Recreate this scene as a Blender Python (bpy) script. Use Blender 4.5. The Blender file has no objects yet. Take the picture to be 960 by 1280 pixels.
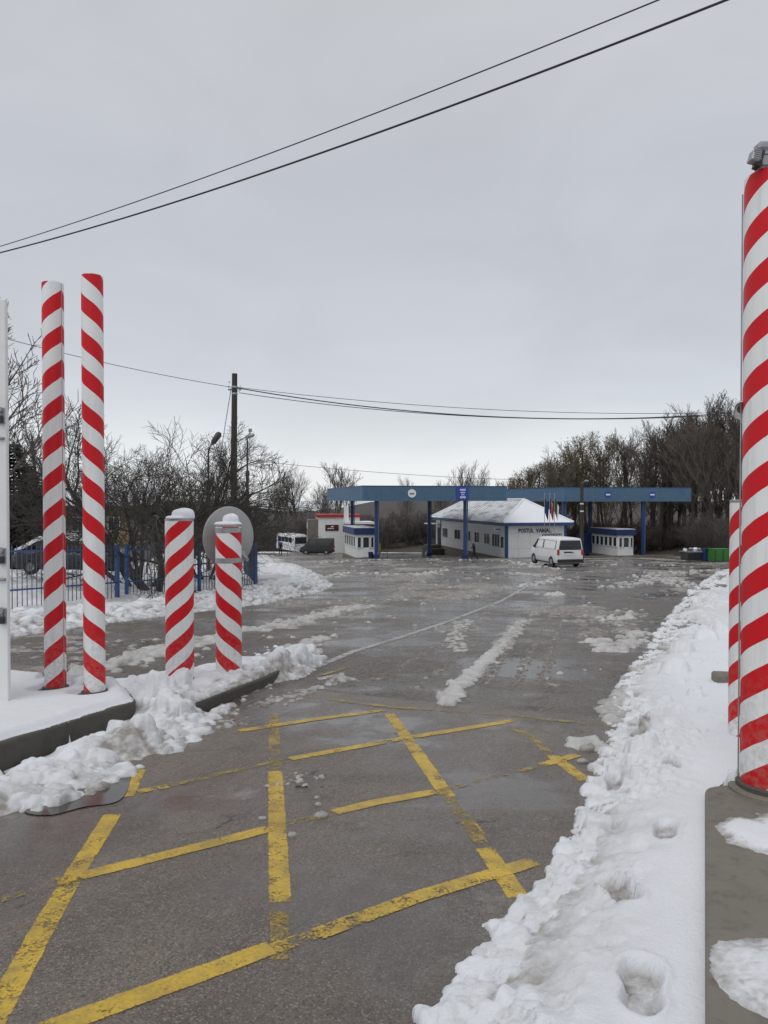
import bpy, math, random
import numpy as np
from mathutils import Vector, Matrix

# ------------------------------------------------------------------ camera, world, sun, exposure
R = math.radians
SC = bpy.context.scene
COL = SC.collection
EYE = 1.6
PITCH = math.atan(16 / 960)
cam_d = bpy.data.cameras.new('camera')
cam_d.sensor_fit = 'VERTICAL'; cam_d.sensor_height = 36; cam_d.sensor_width = 27
cam_d.lens = 27.0
cam_d.clip_start = 0.05; cam_d.clip_end = 6000
cam = bpy.data.objects.new('camera', cam_d); COL.objects.link(cam)
cam.location = (0, 0, EYE); cam.rotation_euler = (R(90) - PITCH, 0, 0)
SC.camera = cam

SUN_EL, SUN_AZ = R(52), R(215)          # azimuth clockwise from +Y: behind the camera, to the left
wd = bpy.data.worlds.new('World'); SC.world = wd; wd.use_nodes = True
nt = wd.node_tree; nt.nodes.clear()
def N(tree, kind, **kw):
    n = tree.nodes.new(kind)
    for k, v in kw.items():
        if k == 'inp':
            for kk, vv in v.items(): n.inputs[kk].default_value = vv
        else: setattr(n, k, v)
    return n
def ramp(tree, stops, interp='LINEAR'):
    n = tree.nodes.new('ShaderNodeValToRGB'); cr = n.color_ramp; cr.interpolation = interp
    while len(cr.elements) < len(stops): cr.elements.new(0.5)
    for e, (p, c) in zip(cr.elements, stops):
        e.position = p; e.color = (c[0], c[1], c[2], 1) if not isinstance(c, (int, float)) else (c, c, c, 1)
    return n
tc = N(nt, 'ShaderNodeTexCoord')
sx = N(nt, 'ShaderNodeSeparateXYZ'); nt.links.new(tc.outputs['Generated'], sx.inputs[0])
# overcast deck: bright at the horizon, grey above, slightly brighter towards the zenith
rp = ramp(nt, [(0.0, (.80, .815, .82)), (0.03, (.80, .82, .835)), (0.075, (.69, .72, .745)), (0.12, (.60, .625, .665)), (0.2, (.53, .55, .60)),
               (0.38, (.505, .52, .56)), (0.55, (.535, .548, .572)), (0.8, (.66, .67, .68)), (1.0, (.70, .71, .72))])
# cloud streaks low over the horizon shift the gradient a little
mp = N(nt, 'ShaderNodeMapping'); mp.inputs['Scale'].default_value = (1.6, 1.6, 9)
nt.links.new(tc.outputs['Generated'], mp.inputs[0])
nz = N(nt, 'ShaderNodeTexNoise', inp={'Scale': 1.7, 'Detail': 5, 'Roughness': .5}); nt.links.new(mp.outputs[0], nz.inputs['Vector'])
ad = N(nt, 'ShaderNodeMath', operation='MULTIPLY_ADD', inp={1: .07, 2: -.035}); nt.links.new(nz.outputs[0], ad.inputs[0])
ad2 = N(nt, 'ShaderNodeMath', operation='ADD'); nt.links.new(sx.outputs['Z'], ad2.inputs[0]); nt.links.new(ad.outputs[0], ad2.inputs[1])
nt.links.new(ad2.outputs[0], rp.inputs[0])
sky = N(nt, 'ShaderNodeTexSky', sky_type='NISHITA'); sky.sun_disc = False
sky.sun_elevation = SUN_EL; sky.sun_rotation = SUN_AZ
nis = N(nt, 'ShaderNodeMixRGB', blend_type='MULTIPLY', inp={0: 1.0, 2: (.1, .1, .1, 1)}); nt.links.new(sky.outputs[0], nis.inputs[1])
mx = N(nt, 'ShaderNodeMixRGB', inp={0: .93}); nt.links.new(nis.outputs[0], mx.inputs[1]); nt.links.new(rp.outputs[0], mx.inputs[2])
# soft mottling of the cloud deck
mp2 = N(nt, 'ShaderNodeMapping'); mp2.inputs['Scale'].default_value = (2.2, 2.2, 5); nt.links.new(tc.outputs['Generated'], mp2.inputs[0])
nz2 = N(nt, 'ShaderNodeTexNoise', inp={'Scale': 1.3, 'Detail': 6, 'Roughness': .55, 'Distortion': .6}); nt.links.new(mp2.outputs[0], nz2.inputs['Vector'])
mr2 = N(nt, 'ShaderNodeMapRange', inp={1: .3, 2: .7, 3: .955, 4: 1.06}); nt.links.new(nz2.outputs[0], mr2.inputs[0])
vm = N(nt, 'ShaderNodeVectorMath', operation='SCALE'); nt.links.new(mx.outputs[0], vm.inputs[0]); nt.links.new(mr2.outputs[0], vm.inputs['Scale'])
bg = N(nt, 'ShaderNodeBackground', inp={'Strength': 1.12}); nt.links.new(vm.outputs[0], bg.inputs[0])
wo = N(nt, 'ShaderNodeOutputWorld'); nt.links.new(bg.outputs[0], wo.inputs[0])

sl = bpy.data.lights.new('sun', 'SUN'); sl.energy = 1.0; sl.angle = R(40); sl.color = (1, .98, .95)
so = bpy.data.objects.new('sun', sl); COL.objects.link(so)
sd = Vector((math.sin(SUN_AZ) * math.cos(SUN_EL), math.cos(SUN_AZ) * math.cos(SUN_EL), math.sin(SUN_EL)))
so.rotation_euler = sd.to_track_quat('Z', 'Y').to_euler(); so.location = (0, -20, 40)
SC.view_settings.view_transform = 'Standard'; SC.view_settings.look = 'None'
SC.view_settings.exposure = 0; SC.view_settings.gamma = 1

random.seed(7); RNG = np.random.default_rng(7)

# ------------------------------------------------------------------ terrain: the road falls 3.3 degrees away from the gate
S = 0.0573
def G(y):
    y = np.asarray(y, float)
    z = np.where(y <= 120, -S * y, -S * 120 - S * 40 * (1 - np.exp(-(np.maximum(y, 120) - 120) / 40)))
    return np.where(y < -20, S * 20, z)
def g(y): return float(G(y))
def ray(px, py):
    cx, cy = (px - 480) / 960, (640 - py) / 960
    return cx, math.cos(PITCH) + math.sin(PITCH) * cy, -math.sin(PITCH) + math.cos(PITCH) * cy
def at(px, py, Y):                      # the point at distance Y on the line of sight
    dx, dy, dz = ray(px, py); t = Y / dy
    return Vector((dx * t, Y, EYE + dz * t))
def onroad(px, py, h=0.0):              # the point on the road plane (raised h)
    dx, dy, dz = ray(px, py); t = (EYE - h) / (-dz - S * dy)
    return (dx * t, dy * t)

# ------------------------------------------------------------------ materials
MATS = {}
def newmat(name):
    m = bpy.data.materials.new(name); m.use_nodes = True
    MATS[name] = m
    return m, m.node_tree, m.node_tree.nodes['Principled BSDF']
def coords(t, scale=(1, 1, 1), kind='Object'):
    c = N(t, 'ShaderNodeTexCoord'); m = N(t, 'ShaderNodeMapping'); m.inputs['Scale'].default_value = scale
    t.links.new(c.outputs[kind], m.inputs[0]); return m.outputs[0]
def noise(t, vec, scale, detail=4, rough=.55):
    n = N(t, 'ShaderNodeTexNoise', inp={'Scale': scale, 'Detail': detail, 'Roughness': rough}); t.links.new(vec, n.inputs['Vector']); return n.outputs[0]
def mixc(t, fac, a, b, blend='MIX'):
    n = N(t, 'ShaderNodeMixRGB', blend_type=blend)
    for i, v in ((0, fac), (1, a), (2, b)):
        if hasattr(v, 'is_linked') or hasattr(v, 'links'): t.links.new(v, n.inputs[i])
        elif i == 0: n.inputs[0].default_value = v
        else: n.inputs[i].default_value = (v[0], v[1], v[2], 1)
    return n.outputs[0]
def mathn(t, op, a, b=None, c=None):
    n = N(t, 'ShaderNodeMath', operation=op)
    for i, v in enumerate((a, b, c)):
        if v is None: continue
        if hasattr(v, 'links'): t.links.new(v, n.inputs[i])
        else: n.inputs[i].default_value = v
    return n.outputs[0]
def bump(t, bs, h, strength=.4, dist=.01):
    b = N(t, 'ShaderNodeBump', inp={'Strength': strength, 'Distance': dist}); t.links.new(h, b.inputs['Height']); t.links.new(b.outputs[0], bs.inputs['Normal'])
def thr(t, v, lo, hi):
    r = ramp(t, [(lo, 0), (hi, 1)]); t.links.new(v, r.inputs[0]); return r.outputs[0]

def plain(name, col, rough=.6, metal=0, var=.18, scale=3, grime=None, bmp=0):
    m, t, b = newmat(name); v = coords(t)
    n1 = noise(t, v, scale, 5)
    c2 = [min(1, c * (1 + var)) for c in col]; c1 = [c * (1 - var) for c in col]
    o = mixc(t, n1, c1, c2)
    if grime:
        n2 = noise(t, v, scale * 2.7, 6, .7); o = mixc(t, mathn(t, 'MULTIPLY', thr(t, n2, .5, .72), grime[1]), o, grime[0])
    t.links.new(o, b.inputs['Base Color']); b.inputs['Roughness'].default_value = rough; b.inputs['Metallic'].default_value = metal
    if bmp: bump(t, b, noise(t, v, scale * 12, 4), bmp)
    return m

plain('concrete', (.175, .158, .132), .85, scale=4, grime=((.09, .085, .07), .7), bmp=.35)
plain('concrete_dark', (.075, .07, .06), .8, scale=3, grime=((.03, .03, .025), .6), bmp=.35)
plain('white_sheet', (.72, .73, .73), .45, var=.06, scale=1.2, grime=((.5, .5, .48), .35))
plain('white_panel', (.70, .71, .70), .5, var=.07, scale=.8, grime=((.48, .47, .44), .4))
plain('car_white', (.74, .75, .76), .25, var=.03, scale=.6, grime=((.5, .48, .45), .25))
plain('blue_trim', (.018, .052, .16), .45, var=.2, scale=1.5)
plain('blue_dark', (.012, .028, .115), .5, var=.2, scale=1.5)
plain('blue_fence', (.018, .075, .25), .4, var=.2, scale=3, grime=((.05, .06, .08), .5))
plain('fascia_blue', (.075, .15, .24), .5, var=.16, scale=.5, grime=((.05, .09, .14), .5))
plain('bar_dark', (.05, .07, .11), .5, var=.2)
plain('glass', (.022, .026, .03), .08, var=.3, scale=.7)
plain('rubber', (.018, .018, .018), .8, scale=6)
plain('black_plastic', (.022, .022, .024), .5)
plain('galvanised', (.34, .35, .36), .42, .6, var=.2, scale=12, grime=((.22, .22, .22), .5))
plain('grey_plastic', (.30, .30, .30), .3, var=.05, scale=3)
plain('grey_metal', (.25, .25, .25), .45, .3, var=.15, scale=14, grime=((.1, .1, .1), .5))
plain('wood_pole', (.045, .040, .037), .9, var=.3, scale=7, bmp=.5)
plain('bark', (.058, .051, .046), .95, var=.35, scale=9)
plain('bark_brown', (.115, .094, .078), .95, var=.35, scale=5)
plain('bark_olive', (.12, .098, .06), .95, var=.35, scale=5)
plain('bark_far', (.12, .108, .10), .95, var=.25, scale=3)
plain('leaf_olive', (.13, .105, .05), .9, var=.4, scale=3)
plain('needle', (.013, .020, .017), .9, var=.5, scale=3)
plain('cable', (.02, .02, .022), .7)
plain('red_trim', (.33, .02, .02), .5)
plain('maroon', (.06, .012, .012), .5)
plain('red_lamp', (.45, .02, .025), .3)
plain('green_paint', (.035, .19, .025), .55, var=.25, scale=2, grime=((.02, .07, .02), .5))
plain('dark_steel', (.035, .036, .04), .45, var=.3, scale=2)
plain('yellow_wall', (.22, .165, .075), .85, var=.2, scale=1)
plain('grey_wall', (.16, .145, .13), .9, var=.25, scale=1)
plain('clothes_black', (.012, .012, .014), .9, var=.3, scale=8)
plain('skin', (.33, .19, .14), .6)
plain('flag_blue', (.01, .02, .12), .8)
plain('flag_red', (.28, .02, .03), .8)
plain('flag_yellow', (.5, .3, .03), .8)
plain('flag_green', (.03, .07, .03), .8)
plain('lettering_blue', (.015, .035, .12), .5)
plain('sign_blue', (.012, .055, .33), .4)
plain('sign_white', (.75, .76, .77), .4, var=.03)
plain('yellow_plate', (.5, .4, .03), .5)
plain('car_dark', (.018, .022, .032), .25, var=.2)

# red and white spiral wrap
def stripe_mat(name, radius, sign, seam, phase, pitch=.329, duty=.5, slope=.80):
    m, t, b = newmat(name)
    c = N(t, 'ShaderNodeTexCoord'); s = N(t, 'ShaderNodeSeparateXYZ'); t.links.new(c.outputs['Object'], s.inputs[0])
    ny = mathn(t, 'MULTIPLY', s.outputs['Y'], -1.0)
    phi = mathn(t, 'ARCTAN2', s.outputs['X'], ny)
    d = mathn(t, 'PINGPONG', mathn(t, 'SUBTRACT', phi, seam), math.pi)
    k = slope * radius * sign
    v = mathn(t, 'DIVIDE', mathn(t, 'MULTIPLY_ADD', d, k, s.outputs['Z']), pitch)
    wob = noise(t, c.outputs['Object'], 6, 2)
    v = mathn(t, 'MULTIPLY_ADD', wob, .05, v)
    f = mathn(t, 'FRACT', mathn(t, 'ADD', v, phase + 20))
    r_ = ramp(t, [(0, 1), (duty - .006, 1), (duty, 0), (.994, 0), (1.0, 1)])
    t.links.new(f, r_.inputs[0])
    n1 = noise(t, c.outputs['Object'], 2.5, 4); n2 = noise(t, c.outputs['Object'], 45, 5, .7)
    mp_ = N(t, 'ShaderNodeMapping'); mp_.inputs['Scale'].default_value = (14, 14, .8); t.links.new(c.outputs['Object'], mp_.inputs[0])
    streak = thr(t, noise(t, mp_.outputs[0], 2, 4), .52, .75)
    red = mixc(t, n1, (.50, .006, .012), (.62, .010, .018)); wht = mixc(t, n1, (.72, .73, .73), (.80, .81, .81))
    wht = mixc(t, mathn(t, 'MULTIPLY', streak, .35), wht, (.45, .45, .43))
    o = mixc(t, r_.outputs[0], wht, red)
    o = mixc(t, mathn(t, 'MULTIPLY', thr(t, n2, .66, .74), .35), o, (.2, .17, .15))
    # spatter near the foot
    ft = N(t, 'ShaderNodeMapRange', inp={1: .0, 2: .8, 3: 1, 4: 0}); t.links.new(s.outputs['Z'], ft.inputs[0])
    o = mixc(t, mathn(t, 'MULTIPLY', mathn(t, 'MULTIPLY', ft.outputs[0], thr(t, noise(t, c.outputs['Object'], 22, 5, .7), .44, .66)), .55), o, (.27, .24, .21))
    t.links.new(o, b.inputs['Base Color']); b.inputs['Roughness'].default_value = .45; b.inputs['Specular IOR Level'].default_value = .28
    return m

# wet asphalt
def asphalt():
    m, t, b = newmat('asphalt')
    v = coords(t)
    big = noise(t, v, .22, 5, .6); med = noise(t, v, 1.3, 6, .6); fine = noise(t, v, 150, 4, .7)
    vo = N(t, 'ShaderNodeTexVoronoi', inp={'Scale': 150}); t.links.new(v, vo.inputs['Vector'])
    stone = N(t, 'ShaderNodeSeparateColor'); t.links.new(vo.outputs['Color'], stone.inputs[0])
    rot = N(t, 'ShaderNodeMapping'); rot.inputs['Rotation'].default_value = (0, 0, R(20)); t.links.new(v, rot.inputs[0])
    tr = N(t, 'ShaderNodeMapping'); tr.inputs['Scale'].default_value = (1.6, .12, 1); t.links.new(rot.outputs[0], tr.inputs[0])
    track = noise(t, tr.outputs[0], 1.5, 5, .55)
    base = mixc(t, med, (.094, .074, .057), (.184, .148, .117))
    base = mixc(t, thr(t, track, .42, .66), base, (.20, .163, .132))
    base = mixc(t, mathn(t, 'MULTIPLY', thr(t, big, .4, .65), .45), base, (.215, .188, .163))
    dk = thr(t, noise(t, v, 2.6, 7, .68), .50, .66); base = mixc(t, mathn(t, 'MULTIPLY', dk, .5), base, (.06, .05, .042))
    lt = thr(t, noise(t, rot.outputs[0], 3.7, 7, .7), .56, .72); base = mixc(t, mathn(t, 'MULTIPLY', lt, .45), base, (.27, .228, .19))
    # dark and pale aggregate
    base = mixc(t, mathn(t, 'MULTIPLY', thr(t, stone.outputs[0], .78, .9), .6), base, (.36, .33, .30))
    base = mixc(t, mathn(t, 'MULTIPLY', thr(t, stone.outputs[1], .70, .85), .6), base, (.035, .032, .03))
    base = mixc(t, mathn(t, 'MULTIPLY', thr(t, fine, .5, .75), .35), base, (.06, .055, .05))
    # older, coarser pavement beyond the far border of the yellow box
    sp = N(t, 'ShaderNodeSeparateXYZ'); t.links.new(v, sp.inputs[0])
    dist = mathn(t, 'ADD', mathn(t, 'MULTIPLY', sp.outputs['X'], .415), mathn(t, 'MULTIPLY', sp.outputs['Y'], .91))
    dist = mathn(t, 'ADD', dist, mathn(t, 'MULTIPLY', med, .25))
    om = N(t, 'ShaderNodeMapRange', inp={1: 7.3, 2: 7.36, 3: 0, 4: 1}); t.links.new(dist, om.inputs[0]); old = om.outputs[0]
    cob = N(t, 'ShaderNodeTexVoronoi', inp={'Scale': 24}); t.links.new(v, cob.inputs['Vector'])
    cobc = N(t, 'ShaderNodeSeparateColor'); t.links.new(cob.outputs['Color'], cobc.inputs[0])
    oldc = mixc(t, cobc.outputs[0], (.09, .075, .062), (.24, .205, .175)); oldc = mixc(t, thr(t, cob.outputs['Distance'], .35, .6), oldc, (.06, .05, .042))
    base = mixc(t, mathn(t, 'MULTIPLY', old, mathn(t, 'MULTIPLY', thr(t, track, .34, .56), .75)), base, oldc)
    # cracks
    cv = N(t, 'ShaderNodeTexVoronoi', feature='DISTANCE_TO_EDGE', inp={'Scale': .33})
    wv = N(t, 'ShaderNodeVectorMath', operation='ADD'); nn = N(t, 'ShaderNodeTexNoise', inp={'Scale': 1.1, 'Detail': 6}); t.links.new(v, nn.inputs['Vector'])
    sc_ = N(t, 'ShaderNodeVectorMath', operation='SCALE'); sc_.inputs['Scale'].default_value = 1.7; t.links.new(nn.outputs['Color'], sc_.inputs[0])
    t.links.new(v, wv.inputs[0]); t.links.new(sc_.outputs[0], wv.inputs[1]); t.links.new(wv.outputs[0], cv.inputs['Vector'])
    crack = mathn(t, 'MULTIPLY', mathn(t, 'LESS_THAN', cv.outputs['Distance'], .0045), thr(t, med, .5, .55))
    base = mixc(t, mathn(t, 'MULTIPLY', crack, .8), base, (.02, .018, .016))
    # wet film: darker and smoother
    wetn = noise(t, v, .55, 6, .62)
    wet = thr(t, wetn, .44, .56)
    base = mixc(t, wet, base, mixc(t, .6, base, (.050, .039, .031)))
    # ice / slush film
    ice = thr(t, noise(t, v, .8, 7, .7), .60, .70)
    base = mixc(t, mathn(t, 'MULTIPLY', ice, .32), base, (.42, .41, .40))
    t.links.new(base, b.inputs['Base Color'])
    rr = N(t, 'ShaderNodeMapRange', inp={1: 0, 2: 1, 3: .46, 4: .07}); t.links.new(wet, rr.inputs[0]); t.links.new(rr.outputs[0], b.inputs['Roughness'])
    # washboard of frozen ruts beyond the yellow box
    h = mathn(t, 'ADD', mathn(t, 'MULTIPLY', fine, .6), mathn(t, 'MULTIPLY', stone.outputs[0], .4))
    h = mathn(t, 'ADD', h, mathn(t, 'MULTIPLY', noise(t, v, 9, 5, .6), 1.8))
    rt = N(t, 'ShaderNodeMapping'); rt.inputs['Scale'].default_value = (9, 2.2, 1); t.links.new(rot.outputs[0], rt.inputs[0])
    rut = mathn(t, 'MULTIPLY', noise(t, rt.outputs[0], 1.6, 5, .6), mathn(t, 'MULTIPLY', thr(t, track, .40, .6), 5.0))
    h = mathn(t, 'ADD', h, rut)
    h = mathn(t, 'ADD', h, mathn(t, 'MULTIPLY', old, mathn(t, 'MULTIPLY', cob.outputs['Distance'], -3.0)))
    bump(t, b, h, .7, .013)
    bn = [n_ for n_ in t.nodes if n_.type == 'BUMP'][0]
    ws = N(t, 'ShaderNodeMapRange', inp={1: 0, 2: 1, 3: .8, 4: .10}); t.links.new(wet, ws.inputs[0]); t.links.new(ws.outputs[0], bn.inputs['Strength'])
    return m
asphalt()

def snow_mat(name, clean=(.73, .75, .785), dirty=(.27, .245, .22)):
    m, t, b = newmat(name); v = coords(t)
    a = N(t, 'ShaderNodeAttribute', attribute_name='dirt')
    n1 = noise(t, v, 9, 6, .65); n2 = noise(t, v, 40, 4, .7); n3 = noise(t, v, 1.3, 4)
    f = mathn(t, 'MULTIPLY', a.outputs['Fac'], thr(t, n1, .30, .66))
    f = mathn(t, 'ADD', f, mathn(t, 'MULTIPLY', a.outputs['Fac'], .22))
    c = mixc(t, n3, clean, [min(1, x * 1.05) for x in clean])
    c = mixc(t, f, c, dirty)
    spk = mathn(t, 'MULTIPLY', thr(t, n2, .67, .72), mathn(t, 'MULTIPLY', a.outputs['Fac'], .8))
    c = mixc(t, spk, c, (.10, .085, .07))
    t.links.new(c, b.inputs['Base Color']); b.inputs['Roughness'].default_value = .62
    h = mathn(t, 'ADD', noise(t, v, 42, 7, .68), mathn(t, 'MULTIPLY', noise(t, v, 170, 3), .4))
    bump(t, b, h, .5, .022)
    return m
snow_mat('snow'); snow_mat('slush', (.54, .535, .53), (.20, .178, .158))

def ground_mat():
    m, t, b = newmat('ground_snow'); v = coords(t)
    n1 = noise(t, v, .12, 8, .65); n2 = noise(t, v, 2.5, 5, .6)
    f = thr(t, mathn(t, 'ADD', mathn(t, 'MULTIPLY', n1, .7), mathn(t, 'MULTIPLY', n2, .3)), .52, .62)
    t.links.new(mixc(t, f, (.74, .76, .79), (.13, .11, .09)), b.inputs['Base Color']); b.inputs['Roughness'].default_value = .8
ground_mat()
def hill_mat():
    m, t, b = newmat('hill_wood'); v = coords(t, (1, 1, .35))
    n1 = noise(t, v, .35, 9, .75); n2 = noise(t, v, 2.2, 6, .7)
    c = mixc(t, n1, (.060, .052, .050), (.15, .132, .125)); c = mixc(t, mathn(t, 'MULTIPLY', n2, .4), c, (.05, .044, .042))
    t.links.new(c, b.inputs['Base Color']); b.inputs['Roughness'].default_value = 1
    bump(t, b, n2, 1, .6)
hill_mat()
def litter_mat():
    m, t, b = newmat('leaf_litter'); v = coords(t)
    t.links.new(mixc(t, noise(t, v, 1.2, 8, .7), (.03, .025, .021), (.10, .08, .065)), b.inputs['Base Color']); b.inputs['Roughness'].default_value = 1
litter_mat()
def paint(name, col, under, lo, hi):
    m, t, b = newmat(name); v = coords(t)
    n1 = noise(t, v, 7, 8, .72); n2 = noise(t, v, 1.1, 3); n3 = noise(t, v, 70, 3, .7)
    k = mathn(t, 'ADD', mathn(t, 'MULTIPLY', n1, .48), mathn(t, 'ADD', mathn(t, 'MULTIPLY', n2, .22), mathn(t, 'MULTIPLY', n3, .30)))
    eg = N(t, 'ShaderNodeAttribute', attribute_name='edge')
    k = mathn(t, 'ADD', k, mathn(t, 'MULTIPLY', mathn(t, 'POWER', eg.outputs['Fac'], 1.5), .2))
    f = thr(t, k, lo, hi)
    c = mixc(t, noise(t, v, 3, 5), [x * .68 for x in col], col)
    c = mixc(t, mathn(t, 'MULTIPLY', thr(t, n3, .45, .7), .45), c, under)
    c = mixc(t, mathn(t, 'MULTIPLY', thr(t, noise(t, v, 5, 7, .7), .42, .68), .68), c, under)
    t.links.new(c, b.inputs['Base Color']); b.inputs['Roughness'].default_value = .5
    tr = N(t, 'ShaderNodeBsdfTransparent'); ms = N(t, 'ShaderNodeMixShader'); out = t.nodes['Material Output']
    t.links.new(f, ms.inputs[0]); t.links.new(b.outputs[0], ms.inputs[1]); t.links.new(tr.outputs[0], ms.inputs[2]); t.links.new(ms.outputs[0], out.inputs[0])
    bump(t, b, n3, .3, .004)
paint('yellow_paint', (.66, .44, .04), (.16, .12, .06), .525, .59)
paint('yellow_worn', (.46, .32, .06), (.14, .12, .09), .455, .53)
paint('white_worn', (.48, .47, .45), (.2, .19, .18), .50, .60)
def roof_mat():
    m, t, b = newmat('roof_snow'); v = coords(t)
    n1 = noise(t, coords(t, (1, .35, 1)), 1.1, 7, .65)
    f = thr(t, n1, .47, .66)
    t.links.new(mixc(t, f, (.66, .68, .70), (.27, .275, .28)), b.inputs['Base Color']); b.inputs['Roughness'].default_value = .6
roof_mat()
def water_mat():
    m, t, b = newmat('puddle_water'); v = coords(t)
    t.links.new(mixc(t, noise(t, v, 3, 4), (.045, .04, .036), (.08, .07, .062)), b.inputs['Base Color']); b.inputs['Roughness'].default_value = .13
    bump(t, b, noise(t, v, 18, 3), .05, .004)
water_mat()
plain('mud_film', (.075, .062, .055), .22, var=.3, scale=6, bmp=.3)

# ------------------------------------------------------------------ mesh helpers
class MB:
    def __init__(s): s.v, s.f, s.m = [], [], []
    def add(s, vs, fs, mi=0):
        o = len(s.v); s.v += [tuple(p) for p in vs]; s.f += [tuple(i + o for i in f) for f in fs]; s.m += [mi] * len(fs); return s
    def box(s, c, d, rz=0, mi=0, bevel=0, rx=0, ry=0):
        hx, hy, hz = d[0] / 2, d[1] / 2, d[2] / 2
        M = Matrix.Translation(c) @ Matrix.Rotation(rz, 4, 'Z') @ Matrix.Rotation(ry, 4, 'Y') @ Matrix.Rotation(rx, 4, 'X')
        if bevel <= 0:
            vs = [M @ Vector((x * hx, y * hy, z * hz)) for z in (-1, 1) for y in (-1, 1) for x in (-1, 1)]
            return s.add(vs, [(0, 2, 3, 1), (4, 5, 7, 6), (0, 1, 5, 4), (2, 6, 7, 3), (0, 4, 6, 2), (1, 3, 7, 5)], mi)
        b = min(bevel, hx * .9, hy * .9, hz * .9); vs = []; idx = {}
        for X in (-1, 1):
            for Y in (-1, 1):
                for Z in (-1, 1):
                    for a in range(3):
                        e = [hx - b, hy - b, hz - b]; e[a] = (hx, hy, hz)[a]
                        idx[(X, Y, Z, a)] = len(vs); vs.append(M @ Vector((X * e[0], Y * e[1], Z * e[2])))
        fs = []
        for a in range(3):
            u, w = [(1, 2), (2, 0), (0, 1)][a]
            for sg in (-1, 1):
                q = []
                for su, sw in ((-1, -1), (1, -1), (1, 1), (-1, 1)):
                    k = [0, 0, 0]; k[a] = sg; k[u] = su; k[w] = sw; q.append(idx[(*k, a)])
                fs.append(tuple(q if sg > 0 else q[::-1]))
        for a in range(3):      # edges along axis a
            u, w = [(1, 2), (2, 0), (0, 1)][a]
            for su in (-1, 1):
                for sw in (-1, 1):
                    k0 = [0, 0, 0]; k0[u] = su; k0[w] = sw; k1 = list(k0); k0[a] = -1; k1[a] = 1
                    q = [idx[(*k0, u)], idx[(*k1, u)], idx[(*k1, w)], idx[(*k0, w)]]
                    fs.append(tuple(q if su * sw < 0 else q[::-1]))
        for X in (-1, 1):
            for Y in (-1, 1):
                for Z in (-1, 1):
                    q = [idx[(X, Y, Z, a)] for a in range(3)]
                    fs.append(tuple(q if X * Y * Z > 0 else q[::-1]))
        return s.add(vs, fs, mi)
    def cyl(s, p0, p1, r0, r1=None, n=12, caps=True, mi=0):
        r1 = r0 if r1 is None else r1
        return s.tube([p0, p1], [r0, r1], n, caps, mi)
    def tube(s, pts, rad, n=6, caps=True, mi=0):
        pts = [Vector(p) for p in pts]; vs = []; fs = []
        if not hasattr(rad, '__len__'): rad = [rad] * len(pts)
        ref = None
        for i, p in enumerate(pts):
            d = (pts[min(i + 1, len(pts) - 1)] - pts[max(i - 1, 0)]).normalized()
            if ref is None: ref = Vector((0, 0, 1)) if abs(d.z) < .9 else Vector((1, 0, 0))
            a = d.cross(ref).normalized(); c = a.cross(d); ref = c
            for k in range(n):
                th = 2 * math.pi * k / n; vs.append(p + (a * math.cos(th) + c * math.sin(th)) * rad[i])
        for i in range(len(pts) - 1):
            for k in range(n):
                q = (i * n + k, i * n + (k + 1) % n, (i + 1) * n + (k + 1) % n, (i + 1) * n + k); fs.append(q[::-1])
        if caps: fs += [tuple(range(n)), tuple(range((len(pts) - 1) * n, len(pts) * n))[::-1]]
        return s.add(vs, fs, mi)
    def prism(s, poly, z0, z1, mi=0, shear=False):
        n = len(poly); f0 = (lambda x, y: g(y)) if shear else (lambda x, y: 0)
        ar = sum(poly[i][0] * poly[(i + 1) % n][1] - poly[(i + 1) % n][0] * poly[i][1] for i in range(n))
        if ar < 0: poly = poly[::-1]
        vs = [(x, y, z0 + f0(x, y)) for x, y in poly] + [(x, y, z1 + f0(x, y)) for x, y in poly]
        fs = [tuple(range(n))[::-1], tuple(range(n, 2 * n))] + [(i, (i + 1) % n, n + (i + 1) % n, n + i) for i in range(n)]
        return s.add(vs, fs, mi)
    def lathe(s, prof, n=24, mi=0, c=(0, 0, 0), sq=(1, 1)):
        vs = []; fs = []
        for r, z in prof:
            for k in range(n):
                th = 2 * math.pi * k / n; vs.append((c[0] + r * math.cos(th) * sq[0], c[1] + r * math.sin(th) * sq[1], c[2] + z))
        for i in range(len(prof) - 1):
            for k in range(n): fs.append((i * n + k, i * n + (k + 1) % n, (i + 1) * n + (k + 1) % n, (i + 1) * n + k))
        if prof[0][0] > 1e-6: fs.append(tuple(range(n))[::-1])
        if prof[-1][0] > 1e-6: fs.append(tuple(range((len(prof) - 1) * n, len(prof) * n)))
        return s.add(vs, fs, mi)
    def extrude_x(s, prof, x0, x1, mi=0):          # closed (y,z) outline swept along x
        n = len(prof)
        vs = [(x0, y, z) for y, z in prof] + [(x1, y, z) for y, z in prof]
        fs = [tuple(range(n)), tuple(range(n, 2 * n))[::-1]] + [(i, n + i, n + (i + 1) % n, (i + 1) % n) for i in range(n)]
        return s.add(vs, fs, mi)
    def mesh(s, name, mats, smooth=None):
        me = bpy.data.meshes.new(name); me.from_pydata(s.v, [], s.f)
        for m in (mats if isinstance(mats, (list, tuple)) else [mats]): me.materials.append(MATS[m] if isinstance(m, str) else m)
        me.polygons.foreach_set('material_index', s.m)
        if smooth is not None:
            me.polygons.foreach_set('use_smooth', [True] * len(s.f))
            if smooth < 180: me.set_sharp_from_angle(angle=R(smooth))
        me.update(); return me
    def build(s, name, mats, parent=None, loc=(0, 0, 0), rz=0, smooth=None):
        return link(name, s.mesh(name, mats, smooth), parent, loc, rz)
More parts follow.
